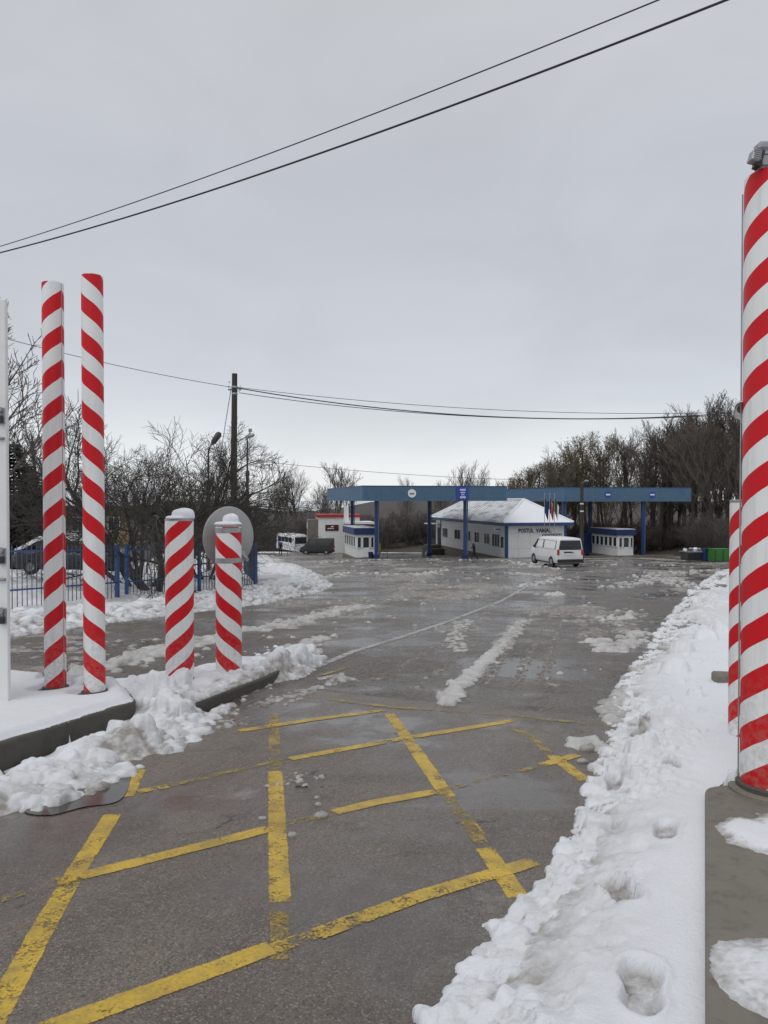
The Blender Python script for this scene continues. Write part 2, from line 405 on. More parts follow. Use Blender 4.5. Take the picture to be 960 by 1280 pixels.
def link(name, me, parent=None, loc=(0, 0, 0), rz=0):
    o = bpy.data.objects.new(name, me); COL.objects.link(o); o.location = loc; o.rotation_euler = (0, 0, rz)
    if parent is not None: o.parent = parent
    return o
def tag(o, label, cat, group=None):
    o['label'] = label; o['category'] = cat
    if group: o['group'] = group
    return o
def thing(name, label, cat, loc=(0, 0, 0), rz=0, group=None):
    o = bpy.data.objects.new(name, None); COL.objects.link(o); o.location = loc; o.rotation_euler = (0, 0, rz); o.empty_display_size = .2
    return tag(o, label, cat, group)
def struct(o): o['kind'] = 'structure'; return o
def stuff(o): o['kind'] = 'stuff'; return o

# numpy noise
def _h(ix, iy, seed):
    n = (ix.astype(np.int64) * 374761393 + iy.astype(np.int64) * 668265263 + seed * 974634777) & 0x7fffffff
    n = ((n ^ (n >> 13)) * 1274126177) & 0x7fffffff
    return ((n ^ (n >> 16)) & 0xffff) / 65535.0
def vnoise(x, y, seed=0):
    ix, iy = np.floor(x), np.floor(y); fx, fy = x - ix, y - iy
    fx = fx * fx * (3 - 2 * fx); fy = fy * fy * (3 - 2 * fy)
    a, b, c, d = _h(ix, iy, seed), _h(ix + 1, iy, seed), _h(ix, iy + 1, seed), _h(ix + 1, iy + 1, seed)
    return (a * (1 - fx) + b * fx) * (1 - fy) + (c * (1 - fx) + d * fx) * fy
def fbm(x, y, seed=0, oct=4, gain=.5):
    s = 0; a = 1; t = 0
    for i in range(oct):
        s = s + a * vnoise(x * 2 ** i + 17.3 * i, y * 2 ** i - 9.1 * i, seed + i); t += a; a *= gain
    return s / t
def sstep(a, b, x):
    t = np.clip((x - a) / (b - a), 0, 1); return t * t * (3 - 2 * t)

class Field:                             # a heightfield over the road plane
    def __init__(s, ys, xa, xb, ncol, power=1.0):
        u = np.linspace(0, 1, ncol) ** power
        s.Y = np.repeat(ys[:, None], ncol, 1); s.X = xa(ys)[:, None] * (1 - u) + xb(ys)[:, None] * u
        s.ys = ys; s.H0 = None; s.H = np.full(s.X.shape, -.05); s.D = np.zeros(s.X.shape)
    def clump(s, cx, cy, r, f=.8, sink=.25, seed=0, dirt=None, asp=1.0):
        i0, i1 = np.searchsorted(s.ys, cy - r * 1.3), np.searchsorted(s.ys, cy + r * 1.3)
        if i1 <= i0: return
        row = s.X[(i0 + i1) // 2]; a, b = sorted((row[0], row[-1]))
        rv = row if row[0] < row[-1] else row[::-1]
        j0, j1 = np.searchsorted(rv, cx - r * 1.5), np.searchsorted(rv, cx + r * 1.5)
        if row[0] > row[-1]: j0, j1 = len(row) - j1, len(row) - j0
        j0 = max(0, j0 - 1); j1 = min(len(row), j1 + 1)
        if j1 <= j0: return
        sl_ = (slice(i0, i1), slice(j0, j1))
        X, Y = s.X[sl_], s.Y[sl_]
        d2 = ((X - cx) * asp) ** 2 + (Y - cy) ** 2
        rr_ = np.random.default_rng(seed + 11); tx, ty = rr_.uniform(-.55, .55, 2); pw = rr_.choice([2, 4, 6, 8])
        wv = .5 + .75 * vnoise(X / r * 1.2 + seed * 3.1, Y / r * 1.2 + seed * 1.7, seed % 97) + .5 * vnoise(X / r * 3.1 + seed, Y / r * 3.1, seed % 89)
        q_ = np.sqrt(d2 * wv) / r
        cap = np.where(q_ < 1, r * f * (1 - q_ ** pw) + (tx * (X - cx) + ty * (Y - cy)) * .8 + .12 * r * (vnoise(X / r * 5, Y / r * 5 + seed, 3) - .5), 0)
        k = np.argmin(d2); base = (s.H if s.H0 is None else s.H0)[sl_].flat[k]
        if base < -.012: base = 0
        val = np.where(cap > 0, max(base, 0) - sink * r * f + cap, -9)
        up = val > s.H[sl_]
        s.H[sl_] = np.where(up, val, s.H[sl_])
        if dirt is not None: s.D[sl_] = np.where(up, dirt, s.D[sl_])
    def build(s, name, mat, cut=-.012):
        nr, nc = s.X.shape
        keepv = s.H > cut
        q = keepv[:-1, :-1] | keepv[1:, :-1] | keepv[:-1, 1:] | keepv[1:, 1:]
        I = np.arange(nr * nc).reshape(nr, nc)
        F = np.stack([I[:-1, :-1][q], I[:-1, 1:][q], I[1:, 1:][q], I[1:, :-1][q]], 1)
        used = np.unique(F); rem = np.full(nr * nc, -1); rem[used] = np.arange(len(used)); F = rem[F]
        P = np.stack([s.X.ravel()[used], s.Y.ravel()[used], (G(s.Y) + np.maximum(s.H, -.04)).ravel()[used]], 1)
        # keep normals up
        e1 = P[F[0, 1]] - P[F[0, 0]]; e2 = P[F[0, 3]] - P[F[0, 0]]
        if e1[0] * e2[1] - e1[1] * e2[0] < 0: F = F[:, ::-1]
        return np_mesh(name, P, F, mat, {'dirt': s.D.ravel()[used]})
def np_mesh(name, P, F, mat, attrs=None, smooth=True):
    me = bpy.data.meshes.new(name); n, k = F.shape
    me.vertices.add(len(P)); me.vertices.foreach_set('co', np.ascontiguousarray(P, dtype=np.float32).ravel())
    me.loops.add(n * k); me.loops.foreach_set('vertex_index', np.ascontiguousarray(F, dtype=np.int32).ravel())
    me.polygons.add(n); me.polygons.foreach_set('loop_start', np.arange(0, n * k, k, dtype=np.int32))
    me.polygons.foreach_set('use_smooth', np.full(n, smooth))
    for a, v in (attrs or {}).items():
        at_ = me.attributes.new(a, 'FLOAT', 'POINT'); at_.data.foreach_set('value', np.ascontiguousarray(v, dtype=np.float32))
    me.materials.append(MATS[mat]); me.update(calc_edges=True); me.validate()
    return me

# ------------------------------------------------------------------ ground, hill, asphalt
EL_Y = [-6, 4, 8, 13.2, 16, 20.2, 25, 29, 33, 46.5, 70, 96, 125]; EL_X = [-16, -11, -8.6, -6.4, -5.3, -3.3, -2.2, -2.1, -2.6, -4.8, -9.2, -14, -20]
ER_Y = [-4, 1, 2.556, 3.13, 3.65, 4.5, 5.9, 8.04, 10.2, 15.2, 25.2, 42.7, 60, 90, 125]; ER_X = [-2.6, -.5, .18, .47, .83, 1.19, 1.75, 2.45, 3.39, 5.6, 10.1, 18.7, 30, 38, 44]
def edgeL(y): return np.interp(y, EL_Y, EL_X)
def edgeR(y): return np.interp(y, ER_Y, ER_X)

ys = np.concatenate([np.arange(-60, 120, 12.), np.arange(120, 300, 20.), [340, 420, 600, 1000, 1800, 3000, 5000]])
xs = np.concatenate([[-5000, -2500, -1200, -600, -300], np.arange(-160, 161, 16.), [300, 600, 1200, 2500, 5000]])
YY, XX = np.meshgrid(ys, xs, indexing='ij'); I = np.arange(XX.size).reshape(XX.shape)
F = np.stack([I[:-1, :-1].ravel(), I[:-1, 1:].ravel(), I[1:, 1:].ravel(), I[1:, :-1].ravel()], 1)
struct(link('ground', np_mesh('ground', np.stack([XX.ravel(), YY.ravel(), (G(YY) - .03).ravel()], 1), F, 'ground_snow')))

ys = np.concatenate([np.arange(-5, 120, 1.), [120., 122, 125]])
P = []; 
for y in ys: P += [(edgeL(y) - 1.2, y, g(y)), (edgeR(y) + 1.0, y, g(y))]
F = np.array([(2 * i, 2 * i + 1, 2 * i + 3, 2 * i + 2) for i in range(len(ys) - 1)])
struct(link('road', np_mesh('road', np.array(P), F, 'asphalt', smooth=False)))

# wooded hillside across the valley
u = np.linspace(0, 1, 30); xs = np.linspace(-260, 240, 90)
P = []; 
for i, t_ in enumerate(u):
    for x in xs:
        y = 168 + 260 * t_
        hgt = (1 - math.exp(-t_ * 7)) * (7.5 + 2.5 * math.sin(x / 37) + 2 * math.sin(x / 17 + 1)) + 2.2 * float(fbm(np.array(x / 5.), np.array(y / 5.), 5)) * min(1, t_ * 8) - .4
        P.append((x, y, g(y) + hgt * 1.0))
I = np.arange(len(P)).reshape(30, 90)
F = np.stack([I[:-1, :-1].ravel(), I[:-1, 1:].ravel(), I[1:, 1:].ravel(), I[1:, :-1].ravel()], 1)
struct(link('hillside', np_mesh('hillside', np.array(P), F, 'hill_wood')))
# leaf-littered bank under the wood on the right
P = []; xs = np.linspace(0, 1, 80); us = np.linspace(0, 1, 16)
for t_ in us:
    for q in xs:
        x = -90 + 194 * q; y0 = np.interp(x, [-90, -12, 14, 34, 38, 60, 104], [134, 132, 118, 116, 112, 82, 66]); y = y0 + 60 * t_
        P.append((x, y, g(y) - .1 + 3.2 * float(sstep(0, .8, t_)) + .5 * float(fbm(np.array(x / 4.), np.array(y / 4.), 9)) * min(1, t_ * 6)))
I = np.arange(len(P)).reshape(16, 80)
F = np.stack([I[:-1, :-1].ravel(), I[:-1, 1:].ravel(), I[1:, 1:].ravel(), I[1:, :-1].ravel()], 1)
struct(link('wooded_bank', np_mesh('wooded_bank', np.array(P), F, 'leaf_litter')))

# ------------------------------------------------------------------ painted road markings (worn)
def stroke(name, pts, w, mat, h=.004, label=None, parent=None, seed=0):
    rnd = random.Random(seed); P = []
    pts = [Vector((p[0], p[1])) for p in pts]; out = []
    for i in range(len(pts) - 1):
        n = max(1, int((pts[i + 1] - pts[i]).length / .12))
        for k in range(n): out.append(pts[i].lerp(pts[i + 1], k / n))
    out.append(pts[-1]); mb = MB(); A = (-1, -.8, 0, .8, 1); ed = []
    for i, p in enumerate(out):
        d = (out[min(i + 1, len(out) - 1)] - out[max(i - 1, 0)]).normalized(); nn = Vector((-d.y, d.x))
        for u_ in A:
            a = p + nn * (w * .42 + .004) * u_; mb.v.append((a.x, a.y, g(a.y) + h)); ed.append(1.0 if abs(u_) == 1 else (.35 if i in (0, len(out) - 1) else 0.0))
    for i in range(len(out) - 1):
        for k in range(4): mb.f.append((5 * i + k + 1, 5 * (i + 1) + k + 1, 5 * (i + 1) + k, 5 * i + k)[::-1]); mb.m.append(0)
    o = mb.build(name, mat, parent); struct(o); o.data.attributes.new('edge', 'FLOAT', 'POINT').data.foreach_set('value', ed)
    if o.data.polygons[0].normal.z < 0: o.data.flip_normals()
    return o
def pxline(*pp): return [onroad(*p) for p in pp]
Ylines = [
 (pxline((-30, 1312), (60, 1150), (95, 1090), (141, 1018)), .125, 'yellow_paint', .004),
 (pxline((158, 996), (174, 962)), .115, 'yellow_paint', .004),
 (pxline((342, 892), (344, 962)), .115, 'yellow_worn', .004),
 (pxline((344, 964), (350, 1128)), .125, 'yellow_paint', .004),
 (pxline((348, 1135), (349, 1155)), .10, 'yellow_paint', .004),
 (pxline((487, 892), (560, 996)), .125, 'yellow_paint', .004),
 (pxline((584, 1026), (600, 1045)), .10, 'yellow_paint', .004),
 (pxline((606, 1060), (648, 1122)), .125, 'yellow_paint', .004),
 (pxline((644, 910), (668, 925), (690, 945)), .10, 'yellow_worn', .004),
 (pxline((690, 944), (732, 976)), .12, 'yellow_paint', .004),
 (pxline((40, 1294), (200, 1236), (340, 1185)), .13, 'yellow_paint', .008),
 (pxline((342, 1186), (400, 1166)), .10, 'yellow_paint', .008),
 (pxline((338, 1036), (420, 1016)), .10, 'yellow_worn', .008),
 (pxline((560, 996), (606, 1060)), .10, 'yellow_worn', .004),
 (pxline((545, 990), (625, 969)), .08, 'yellow_worn', .008),
 (pxline((210, 983), (310, 960)), .08, 'yellow_worn', .008),
 (pxline((349, 1128), (351, 1200)), .10, 'yellow_worn', .004),
 (pxline((396, 1168), (520, 1122), (668, 1077)), .125, 'yellow_paint', .008),
 (pxline((0, 1126), (60, 1108)), .06, 'yellow_worn', .008),
 (pxline((58, 1106), (200, 1071), (338, 1036)), .12, 'yellow_paint', .008),
 (pxline((418, 1016), (470, 1003), (545, 990)), .12, 'yellow_paint', .008),
 (pxline((625, 969), (690, 955)), .07, 'yellow_worn', .008),
 (pxline((676, 957), (722, 944)), .11, 'yellow_paint', .008),
 (pxline((172, 990), (210, 983)), .10, 'yellow_paint', .008),
 (pxline((310, 960), (362, 948)), .06, 'yellow_worn', .008),
 (pxline((362, 949), (500, 924), (642, 901)), .12, 'yellow_paint', .008),
 (pxline((298, 914), (390, 900), (480, 888)), .12, 'yellow_paint', .008),
 (pxline((383, 871), (486, 884), (620, 893), (764, 908)), .10, 'yellow_worn', .012),
]
for i, (pp, w, m, h) in enumerate(Ylines): stroke('yellow_box_marking', pp, w, m, h * .3 + .00004 * i, seed=i)
stroke('white_lane_marking', pxline((398, 833), (440, 815), (500, 797), (560, 777), (625, 752), (655, 735), (662, 722)), .15, 'white_worn', .004, seed=77)
stroke('yellow_lane_marking', pxline((440, 833), (400, 845)), .08, 'yellow_worn', .006, seed=78)

def blob(name, pts, mat, h, n=5, seed=1, amp=.12):
    """a thin sheet on the road with a wavy outline"""
    rnd = random.Random(seed); pts = [Vector(p) for p in pts]; out = []
    m = len(pts)
    for i in range(m):
        p0, p1, p2, p3 = (pts[(i + k - 1) % m] for k in range(4))
        for k in range(n):
            t = k / n
            q = .5 * ((2 * p1) + (-p0 + p2) * t + (2 * p0 - 5 * p1 + 4 * p2 - p3) * t * t + (-p0 + 3 * p1 - 3 * p2 + p3) * t ** 3)
            out.append(q)
    c = sum(out, Vector((0, 0))) / len(out); out = [c + (q - c) * (1 + rnd.uniform(-amp, amp)) for q in out]
    mb = MB(); mb.v = [(q.x, q.y, g(q.y) + h) for q in out] + [(c.x, c.y, g(c.y) + h)]
    k = len(out); sgn = sum(out[i].x * out[(i + 1) % k].y - out[(i + 1) % k].x * out[i].y for i in range(k))
    for i in range(k): mb.f.append((i, (i + 1) % k, k) if sgn > 0 else ((i + 1) % k, i, k)); mb.m.append(0)
    o = mb.build(name, mat); return struct(o)
blob('puddle', pxline((30, 1012), (80, 985), (158, 962), (160, 984), (146, 1003), (104, 1010), (60, 1020)), 'puddle_water', .0065, seed=3, n=9, amp=.006)

# ------------------------------------------------------------------ gate slabs and posts
def slab(name, poly, h, label, mat='concrete', bev=.02):
    mb = MB(); n = len(poly)
    ar = sum(poly[i][0] * poly[(i + 1) % n][1] - poly[(i + 1) % n][0] * poly[i][1] for i in range(n))
    if ar < 0: poly = poly[::-1]
    c = Vector((sum(p[0] for p in poly) / n, sum(p[1] for p in poly) / n))
    def inset(p, d): v = Vector(p); k = (c - v).normalized(); return v + k * d
    rings = [(0, -.3), (0, h - bev), (bev * .35, h - bev * .3), (bev * 1.2, h)]
    for d, z in rings:
        for p in poly: q = inset(p, d); mb.v.append((q.x, q.y, z + g(q.y)))
    for r in range(3):
        for i in range(n): mb.f.append((r * n + i, r * n + (i + 1) % n, (r + 1) * n + (i + 1) % n, (r + 1) * n + i)); mb.m.append(0)
    mb.f.append(tuple(range(3 * n, 4 * n))); mb.m.append(0)
    return tag(mb.build(name, mat), label, 'slab')
def round_corner(a, b, c, r, n=5):
    a, b, c = Vector(a), Vector(b), Vector(c); p = b + (a - b).normalized() * r; q = b + (c - b).normalized() * r
    return [tuple((p * (1 - t) ** 2 + 2 * b * t * (1 - t) + q * t * t)) for t in [k / n for k in range(n + 1)]]
LS = [(-3.4, 3.24), (-2.19, 6.79), (-2.5, 7.42), (-4.2, 8.0), (-5.4, 5.2)]
SLAB_L = [LS[0]] + round_corner(LS[0], LS[1], LS[2], .12) + [LS[2], LS[3], LS[4]]
slab('gate_slab', SLAB_L, .2, 'thick concrete slab under the white gate and two tall striped posts', 'concrete_dark')
RS = [(1.85, 4.40), (3.3, 4.75), (3.6, 2.6), (1.9, .1), (.2, .45)]
SLAB_R = round_corner(RS[4], RS[0], RS[1], .09) + RS[1:]
slab('gate_slab', SLAB_R, .2, 'bare grey concrete slab in the bottom right corner under the tallest striped pole')
IS = [(-1.78, 7.0), (-1.30, 8.55), (-1.12, 9.5), (-1.35, 9.9), (-1.9, 9.6), (-2.5, 8.4), (-2.35, 7.3)]
slab('kerb_island', IS, .11, 'low kerbed island buried in snow under the two short striped posts', 'concrete_dark')
bx_ = onroad(908, 857, .08)
mb = MB(); mb.box((0, 0, .09), (.34, .22, .22), bevel=.02)
tag(mb.build('concrete_block', 'concrete', loc=(bx_[0] + .06, bx_[1] + .05, g(bx_[1])), rz=R(-12)), 'small concrete block poking out of the snow behind the right striped posts', 'block')

def post(name, label, x, y, base, height, radius, mat, ring=.03, seg=40, cap=False, group=None):
    t = thing(name, label, 'post', (x, y, g(y) + base), 0, group)
    mb = MB(); mb.lathe([(radius, 0), (radius, height - .004), (radius - .004, height)], seg); mb.build('shaft', mat, t, smooth=40)
    mb = MB(); mb.lathe([(radius + ring + .012, -.06), (radius + ring + .012, .012), (radius + ring, .022), (radius + .004, .022), (radius + .004, .03), (radius + .002, .034)], seg)
    mb.build('base_flange', 'concrete' if ring > .045 else 'grey_metal', t, smooth=40)
    if ring > .045:
        mb = MB(); mb.lathe([(radius + .022, .0225), (radius + .022, .045), (radius + .012, .052), (radius + .0015, .052)], seg); mb.build('base_ring', 'concrete_dark', t, smooth=40)
    if cap:
        mb = MB(); mb.lathe([(radius + .001, height - .012), (radius + .002, height + .006), (radius - .008, height + .010), (0.0001, height + .014)], seg); mb.build('cap_plate', 'galvanised', t, smooth=40)
    else:
        mb = MB(); mb.lathe([(radius - .006, height), (radius - .008, height + .004), (.0001, height + .008)], seg); mb.build('cap_plate', 'galvanised', t, smooth=40)
    # seam of the sheet wrap
    return t
def seam(t, radius, height, phi):
    mb = MB(); x, y = radius * math.sin(phi), -radius * math.cos(phi)
    mb.box((x * 1.003, y * 1.003, height / 2), (.0035, .006, height - .02), rz=phi); mb.build('wrap_seam', 'grey_plastic', t)
p1 = post('striped_post', 'tall red and white striped post nearest the white gate, left of its twin', -3.10, 7.22, .2, 3.83, .0975, stripe_mat('stripe_a', .0975, 1, 1.25, -.22, .322), .055)
seam(p1, .0975, 3.83, 1.25)
p2 = post('striped_post', 'tall red and white striped post right of its twin, beside the snow mound', -2.655, 7.02, .2, 3.83, .0955, stripe_mat('stripe_b', .0955, -1, 1.67, -.31, .322), .05)
p3 = post('striped_bollard', 'short thick striped post with snow cap and no mirror, rising from a snow pile', -2.16, 8.10, .05, 1.80, .1475, stripe_mat('stripe_c', .1475, 1, 1.57, .0, .301), .02, cap=True)
p4 = post('striped_bollard', 'short thick striped post with snow cap and a round mirror clamped behind it', -1.767, 8.72, .05, 1.75, .1465, stripe_mat('stripe_d', .1465, -1, 1.6, .17, .315), .02, cap=True)
p5 = post('striped_pole', 'tallest striped pole at the right edge carrying a floodlight and a camera', 2.200, 4.32, .2, 3.45, .171, stripe_mat('stripe_e', .171, 1, 1.1, .05, .278, slope=.67), .05, 56)
p6 = post('striped_bollard', 'short striped post half hidden behind the tall pole at the right edge', 2.785, 5.83, .06, 1.86, .1475, stripe_mat('stripe_f', .1475, 1, 1.12, .24, .284), .09, cap=True)

def snow_cap(parent, r, z, dx, dy, seed, h=.09):
    n = 28; mb = MB(); rnd = random.Random(seed)
    prof = [(1.0, 0.0), (1.03, .25), (.98, .6), (.86, .85), (.6, .98), (.3, 1.02), (.001, 1.03)]
    for a, b in prof:
        for k in range(n):
            th = 2 * math.pi * k / n; w = 1 + .10 * math.sin(2 * th + seed) + .05 * math.sin(5 * th + 2 * seed)
            mb.v.append((dx + r * a * w * math.cos(th), dy + r * a * w * math.sin(th), z + h * b * (1 + .1 * math.sin(3 * th + seed) * (1 - a))))
    for i in range(len(prof) - 1):
        for k in range(n): mb.f.append((i * n + k, i * n + (k + 1) % n, (i + 1) * n + (k + 1) % n, (i + 1) * n + k)); mb.m.append(0)
    mb.build('snow_cap', 'snow', parent, smooth=180)
snow_cap(p3, .105, 1.812, .045, -.01, 1, .10); snow_cap(p3, .14, 1.812, 0, .0, 5, .03)
snow_cap(p4, .085, 1.762, .03, .0, 2, .115); snow_cap(p4, .138, 1.762, 0, .0, 8, .035)

# clamp bands and mirror on the post
for z in (1.70, 1.36):
    mb = MB(); mb.lathe([(.1475, -.028), (.1515, -.026), (.1515, .026), (.1475, .028)], 40, c=(0, 0, z)); mb.build('clamp_band', 'galvanised', p4, smooth=30)
mirror = thing('convex_mirror', 'round traffic mirror seen from its grey back, clamped to a short striped post', 'mirror', (-1.82, 9.06, g(8.72) + .05 + 1.60), R(48))
mb = MB()
prof = [(.0001, -.075), (.10, -.068), (.20, -.046), (.28, -.018), (.345, .006), (.362, .012), (.366, .022), (.355, .03)]
n = 48
for r_, d_ in prof:
    for k in range(n):
        th = 2 * math.pi * k / n; mb.v.append((r_ * math.cos(th), d_, r_ * math.sin(th)))
for i in range(len(prof) - 1):
    for k in range(n): mb.f.append((i * n + k, (i + 1) * n + k, (i + 1) * n + (k + 1) % n, i * n + (k + 1) % n)[::-1]); mb.m.append(0)
mb.build('mirror_back', 'grey_plastic', mirror, smooth=60)
mb = MB()
for r_, d_ in [(.355, .03), (.25, .055), (.12, .07), (.0001, .075)]:
    for k in range(n):
        th = 2 * math.pi * k / n; mb.v.append((r_ * math.cos(th), d_, r_ * math.sin(th)))
for i in range(3):
    for k in range(n): mb.f.append((i * n + k, (i + 1) * n + k, (i + 1) * n + (k + 1) % n, i * n + (k + 1) % n)[::-1]); mb.m.append(0)
mg, tt, bb = newmat('mirror_glass'); bb.inputs['Metallic'].default_value = 1; bb.inputs['Roughness'].default_value = .04; bb.inputs['Base Color'].default_value = (.8, .8, .8, 1)
mb.build('mirror_face', 'mirror_glass', mirror, smooth=60)
mb = MB(); mb.tube([(.09, -.21, -.26), (.16, -.12, -.26), (.13, -.05, -.2)], .02, 8); mb.box((.02, -.06, -.19), (.3, .02, .05)); mb.build('bracket', 'galvanised', mirror, smooth=40)

# fittings on the tall pole
fl = thing('floodlight', 'grey floodlight box on a bracket at the top of the tall striped pole', 'floodlight', (2.085, 4.24, g(4.32) + .2 + 3.45), R(0)); fl.scale = (.74, .74, .66)
mb = MB()
mb.box((.0, 0, .075), (.10, .10, .15), bevel=.012); mb.build('housing', 'galvanised', fl)
mb = MB(); mb.box((-.01, -.005, .185), (.115, .105, .075), bevel=.02); mb.build('hood', 'galvanised', fl)
mb = MB(); mb.box((-.06, -.03, .07), (.035, .08, .13), ry=R(14)); mb.build('bracket', 'black_plastic', fl)
mb = MB(); mb.box((-.098, -.05, .085), (.062, .09, .095), ry=R(14), bevel=.008); mb.build('lamp_head', 'galvanised', fl)
for k in range(5):
    mb = MB(); mb.box((-.098 + .004, -.0965, .052 + k * .017), (.055, .006, .006), ry=R(14)); mb.build('cooling_fin', 'grey_metal', fl)
for z in (.012, .10):
    mb = MB(); mb.lathe([(.066, 0), (.071, .002), (.071, .012), (.066, .014)], 4, c=(0, 0, z)); mb.build('strap', 'black_plastic', fl, rz=R(45))
mb = MB(); mb.cyl((-.160, .078, .02), (-.160, .078, 3.38), .0045, n=8)
mb.build('conduit', 'galvanised', p5)
cc = at(926, 514, 4.5)
cv = thing('security_camera', 'white bullet security camera behind the tall striped pole at tree height', 'camera', (cc.x, 4.5, cc.z), R(-22))
mb = MB(); mb.tube([(0, -.11, 0), (0, -.105, 0), (0, .12, 0), (0, .13, 0)], [.028, .034, .034, .02], 20); mb.build('camera_body', 'white_sheet', cv, smooth=40)
mb = MB(); mb.cyl((0, -.1115, 0), (0, -.108, 0), .0265, n=20); mb.build('lens', 'glass', cv)
mb = MB()
for k in range(13):
    th = R(-15 + 210 * k / 12); mb.v += [(.043 * math.cos(th), -.15, .041 * math.sin(th)), (.043 * math.cos(th), .12, .041 * math.sin(th))]
for k in range(12): mb.f.append((2 * k, 2 * k + 1, 2 * k + 3, 2 * k + 2)); mb.m.append(0)
hood = mb.build('sun_hood', 'white_sheet', cv, smooth=60); md = hood.modifiers.new('s', 'SOLIDIFY'); md.thickness = .004
snow_cap(cv, .030, .036, 0, -.04, 4, .02)
mb = MB(); mb.tube([(.0, .04, -.03), (.02, .04, -.07), (.12, -.0, -.09)], .012, 8); mb.build('mount', 'white_sheet', cv, smooth=40)

# white gate leaf at the left edge
gx = at(10.5, 885, 6.5).x
gt = thing('steel_gate', 'white steel gate leaf with padlocks cut off by the left edge', 'gate', (gx, 6.5, g(6.5) + .2), 0)
H = 3.46
mb = MB(); mb.box((-.25, .025, H / 2), (.5, .05, H), bevel=.006); mb.build('leaf', 'white_sheet', gt)
mb = MB(); mb.box((-.75, .025, H / 2 - .05), (.46, .04, H - .3), bevel=.006); mb.build('leaf_panel', 'white_sheet', gt)
snow_field = MB(); snow_field.box((-.27, .025, H + .02), (.44, .05, .04), bevel=.02); snow_field.build('snow_cap', 'snow', gt)
for py in (520, 695, 770):
    z = at(6, py, 6.5).z - (g(6.5) + .2)
    hs = MB(); hs.box((-.034, -.009, z), (.06, .014, .14), bevel=.004); h_ = hs.build('hasp', 'galvanised', gt)
    k = MB(); k.cyl((-.042, -.018, z + .05), (-.042, -.05, z + .05), .026, n=14); k.build('bolt_knob', 'galvanised', h_, smooth=40)
    k = MB(); k.box((-.036, -.035, z - .03), (.05, .024, .06), bevel=.006); k.build('padlock', 'black_plastic', h_)
    k = MB(); k.tube([(-.066, -.035, z), (-.066, -.035, z + .035), (-.05, -.035, z + .05), (-.034, -.035, z + .035), (-.034, -.035, z)], .005, 6); k.build('shackle', 'galvanised', h_, smooth=60)
for py in (548, 724):
    z = at(6, py, 6.5).z - (g(6.5) + .2)
    k = MB(); k.cyl((-.5, -.012, z), (-.012, -.012, z), .012, n=8); k.build('slide_bolt', 'grey_metal', gt, smooth=40)
k = MB(); k.cyl((.005, -.012, .02), (.005, -.012, .06), .012, n=8); k.build('hinge_pin', 'grey_metal', gt)

# ------------------------------------------------------------------ snow
# right-hand snowbank
ys = [1.6]
while ys[-1] < 62: ys.append(ys[-1] + max(.011, .0052 * ys[-1]))
ys = np.array(ys)
fr = Field(ys, lambda y: edgeR(y) - .35 - .012 * y, lambda y: np.maximum(edgeR(y) + 3.2, .62 * y + 2.5), 380, 1.35)
nzE = (fbm(fr.Y * 1.3, fr.Y * 0 + 3, 2) - .5) * (.2 + .035 * fr.Y) + (fbm(fr.X * 7, fr.Y * 7, 3) - .5) * .2
s_ = (fr.X - edgeR(fr.Y) - nzE) * .9
sc_ = 1 + .05 * np.maximum(0, fr.Y - 8)
h = .115 * sstep(-.04, .5, s_ / sc_) + .02 * sstep(.1, .4, s_ / sc_) * (1 - sstep(.5, 1.1, s_ / sc_))
h += (fbm(fr.X * .9, fr.Y * .9, 5) - .5) * .05 * sstep(.1, .6, s_)
h += (fbm(fr.X * 9, fr.Y * 9, 6, 6, .6) - .5) * .06 * sstep(0, .12, s_) * (1 - .85 * sstep(.4, .9, s_ / sc_))
h = np.where(s_ < -.03, -.05, h - .02 * (s_ < .02))
far = sstep(11, 17, fr.Y) * (1 - sstep(3, 7, s_))      # trampled, half bare beyond
h = h - far * .11 * sstep(.40, .56, fbm(fr.X * .55, fr.Y * .35, 12, 5)) * 1.6
fr.H = h; fr.D = .9 * (1 - sstep(.0, .3, s_ / sc_)) + .25 * (1 - sstep(.2, .7, s_ / sc_)) + .25 * far
clumps = []
for i in range(6500):
    y = 1.7 * (32 ** random.random()); a = abs(random.gauss(0, float(np.interp(y, [2, 4.5, 7, 12], [.26, .32, .5, .65])))); x = float(edgeR(y)) + a / .9 - .03
    r = random.choice([.012, .015, .018, .02, .025, .03, .04, .06]) * (1 + .05 * y) * (1 - .3 * min(a, 1.5)) * random.uniform(.7, 1.2)
    if fbm(np.array(x * 2.1), np.array(y * 2.1), 91, 3) < .5 and a > .16: continue
    clumps.append((x, y, r, a))
clumps.sort(key=lambda c: -c[2])
fr.H0 = fr.H.copy()
for i, (x, y, r, a) in enumerate(clumps): fr.clump(x, y, max(r, .011 * y ** .5), .6, .38, i, .35 * max(0, 1 - a * 1.6) * random.random())
fr.H0 = None
# the smooth inner snow
wid = np.interp(fr.Y, [2, 4.5, 7, 12], [.26, .34, .7, 1.1])
calm = sstep(wid, wid * 1.9, s_) * (1 - far)
base = .15 + (fbm(fr.X * .8, fr.Y * .8, 5) - .5) * .05 + (fbm(fr.X * 4, fr.Y * 4, 15) - .5) * .012
fr.H = np.where(s_ > 0, fr.H * (1 - calm) + base * calm, fr.H)
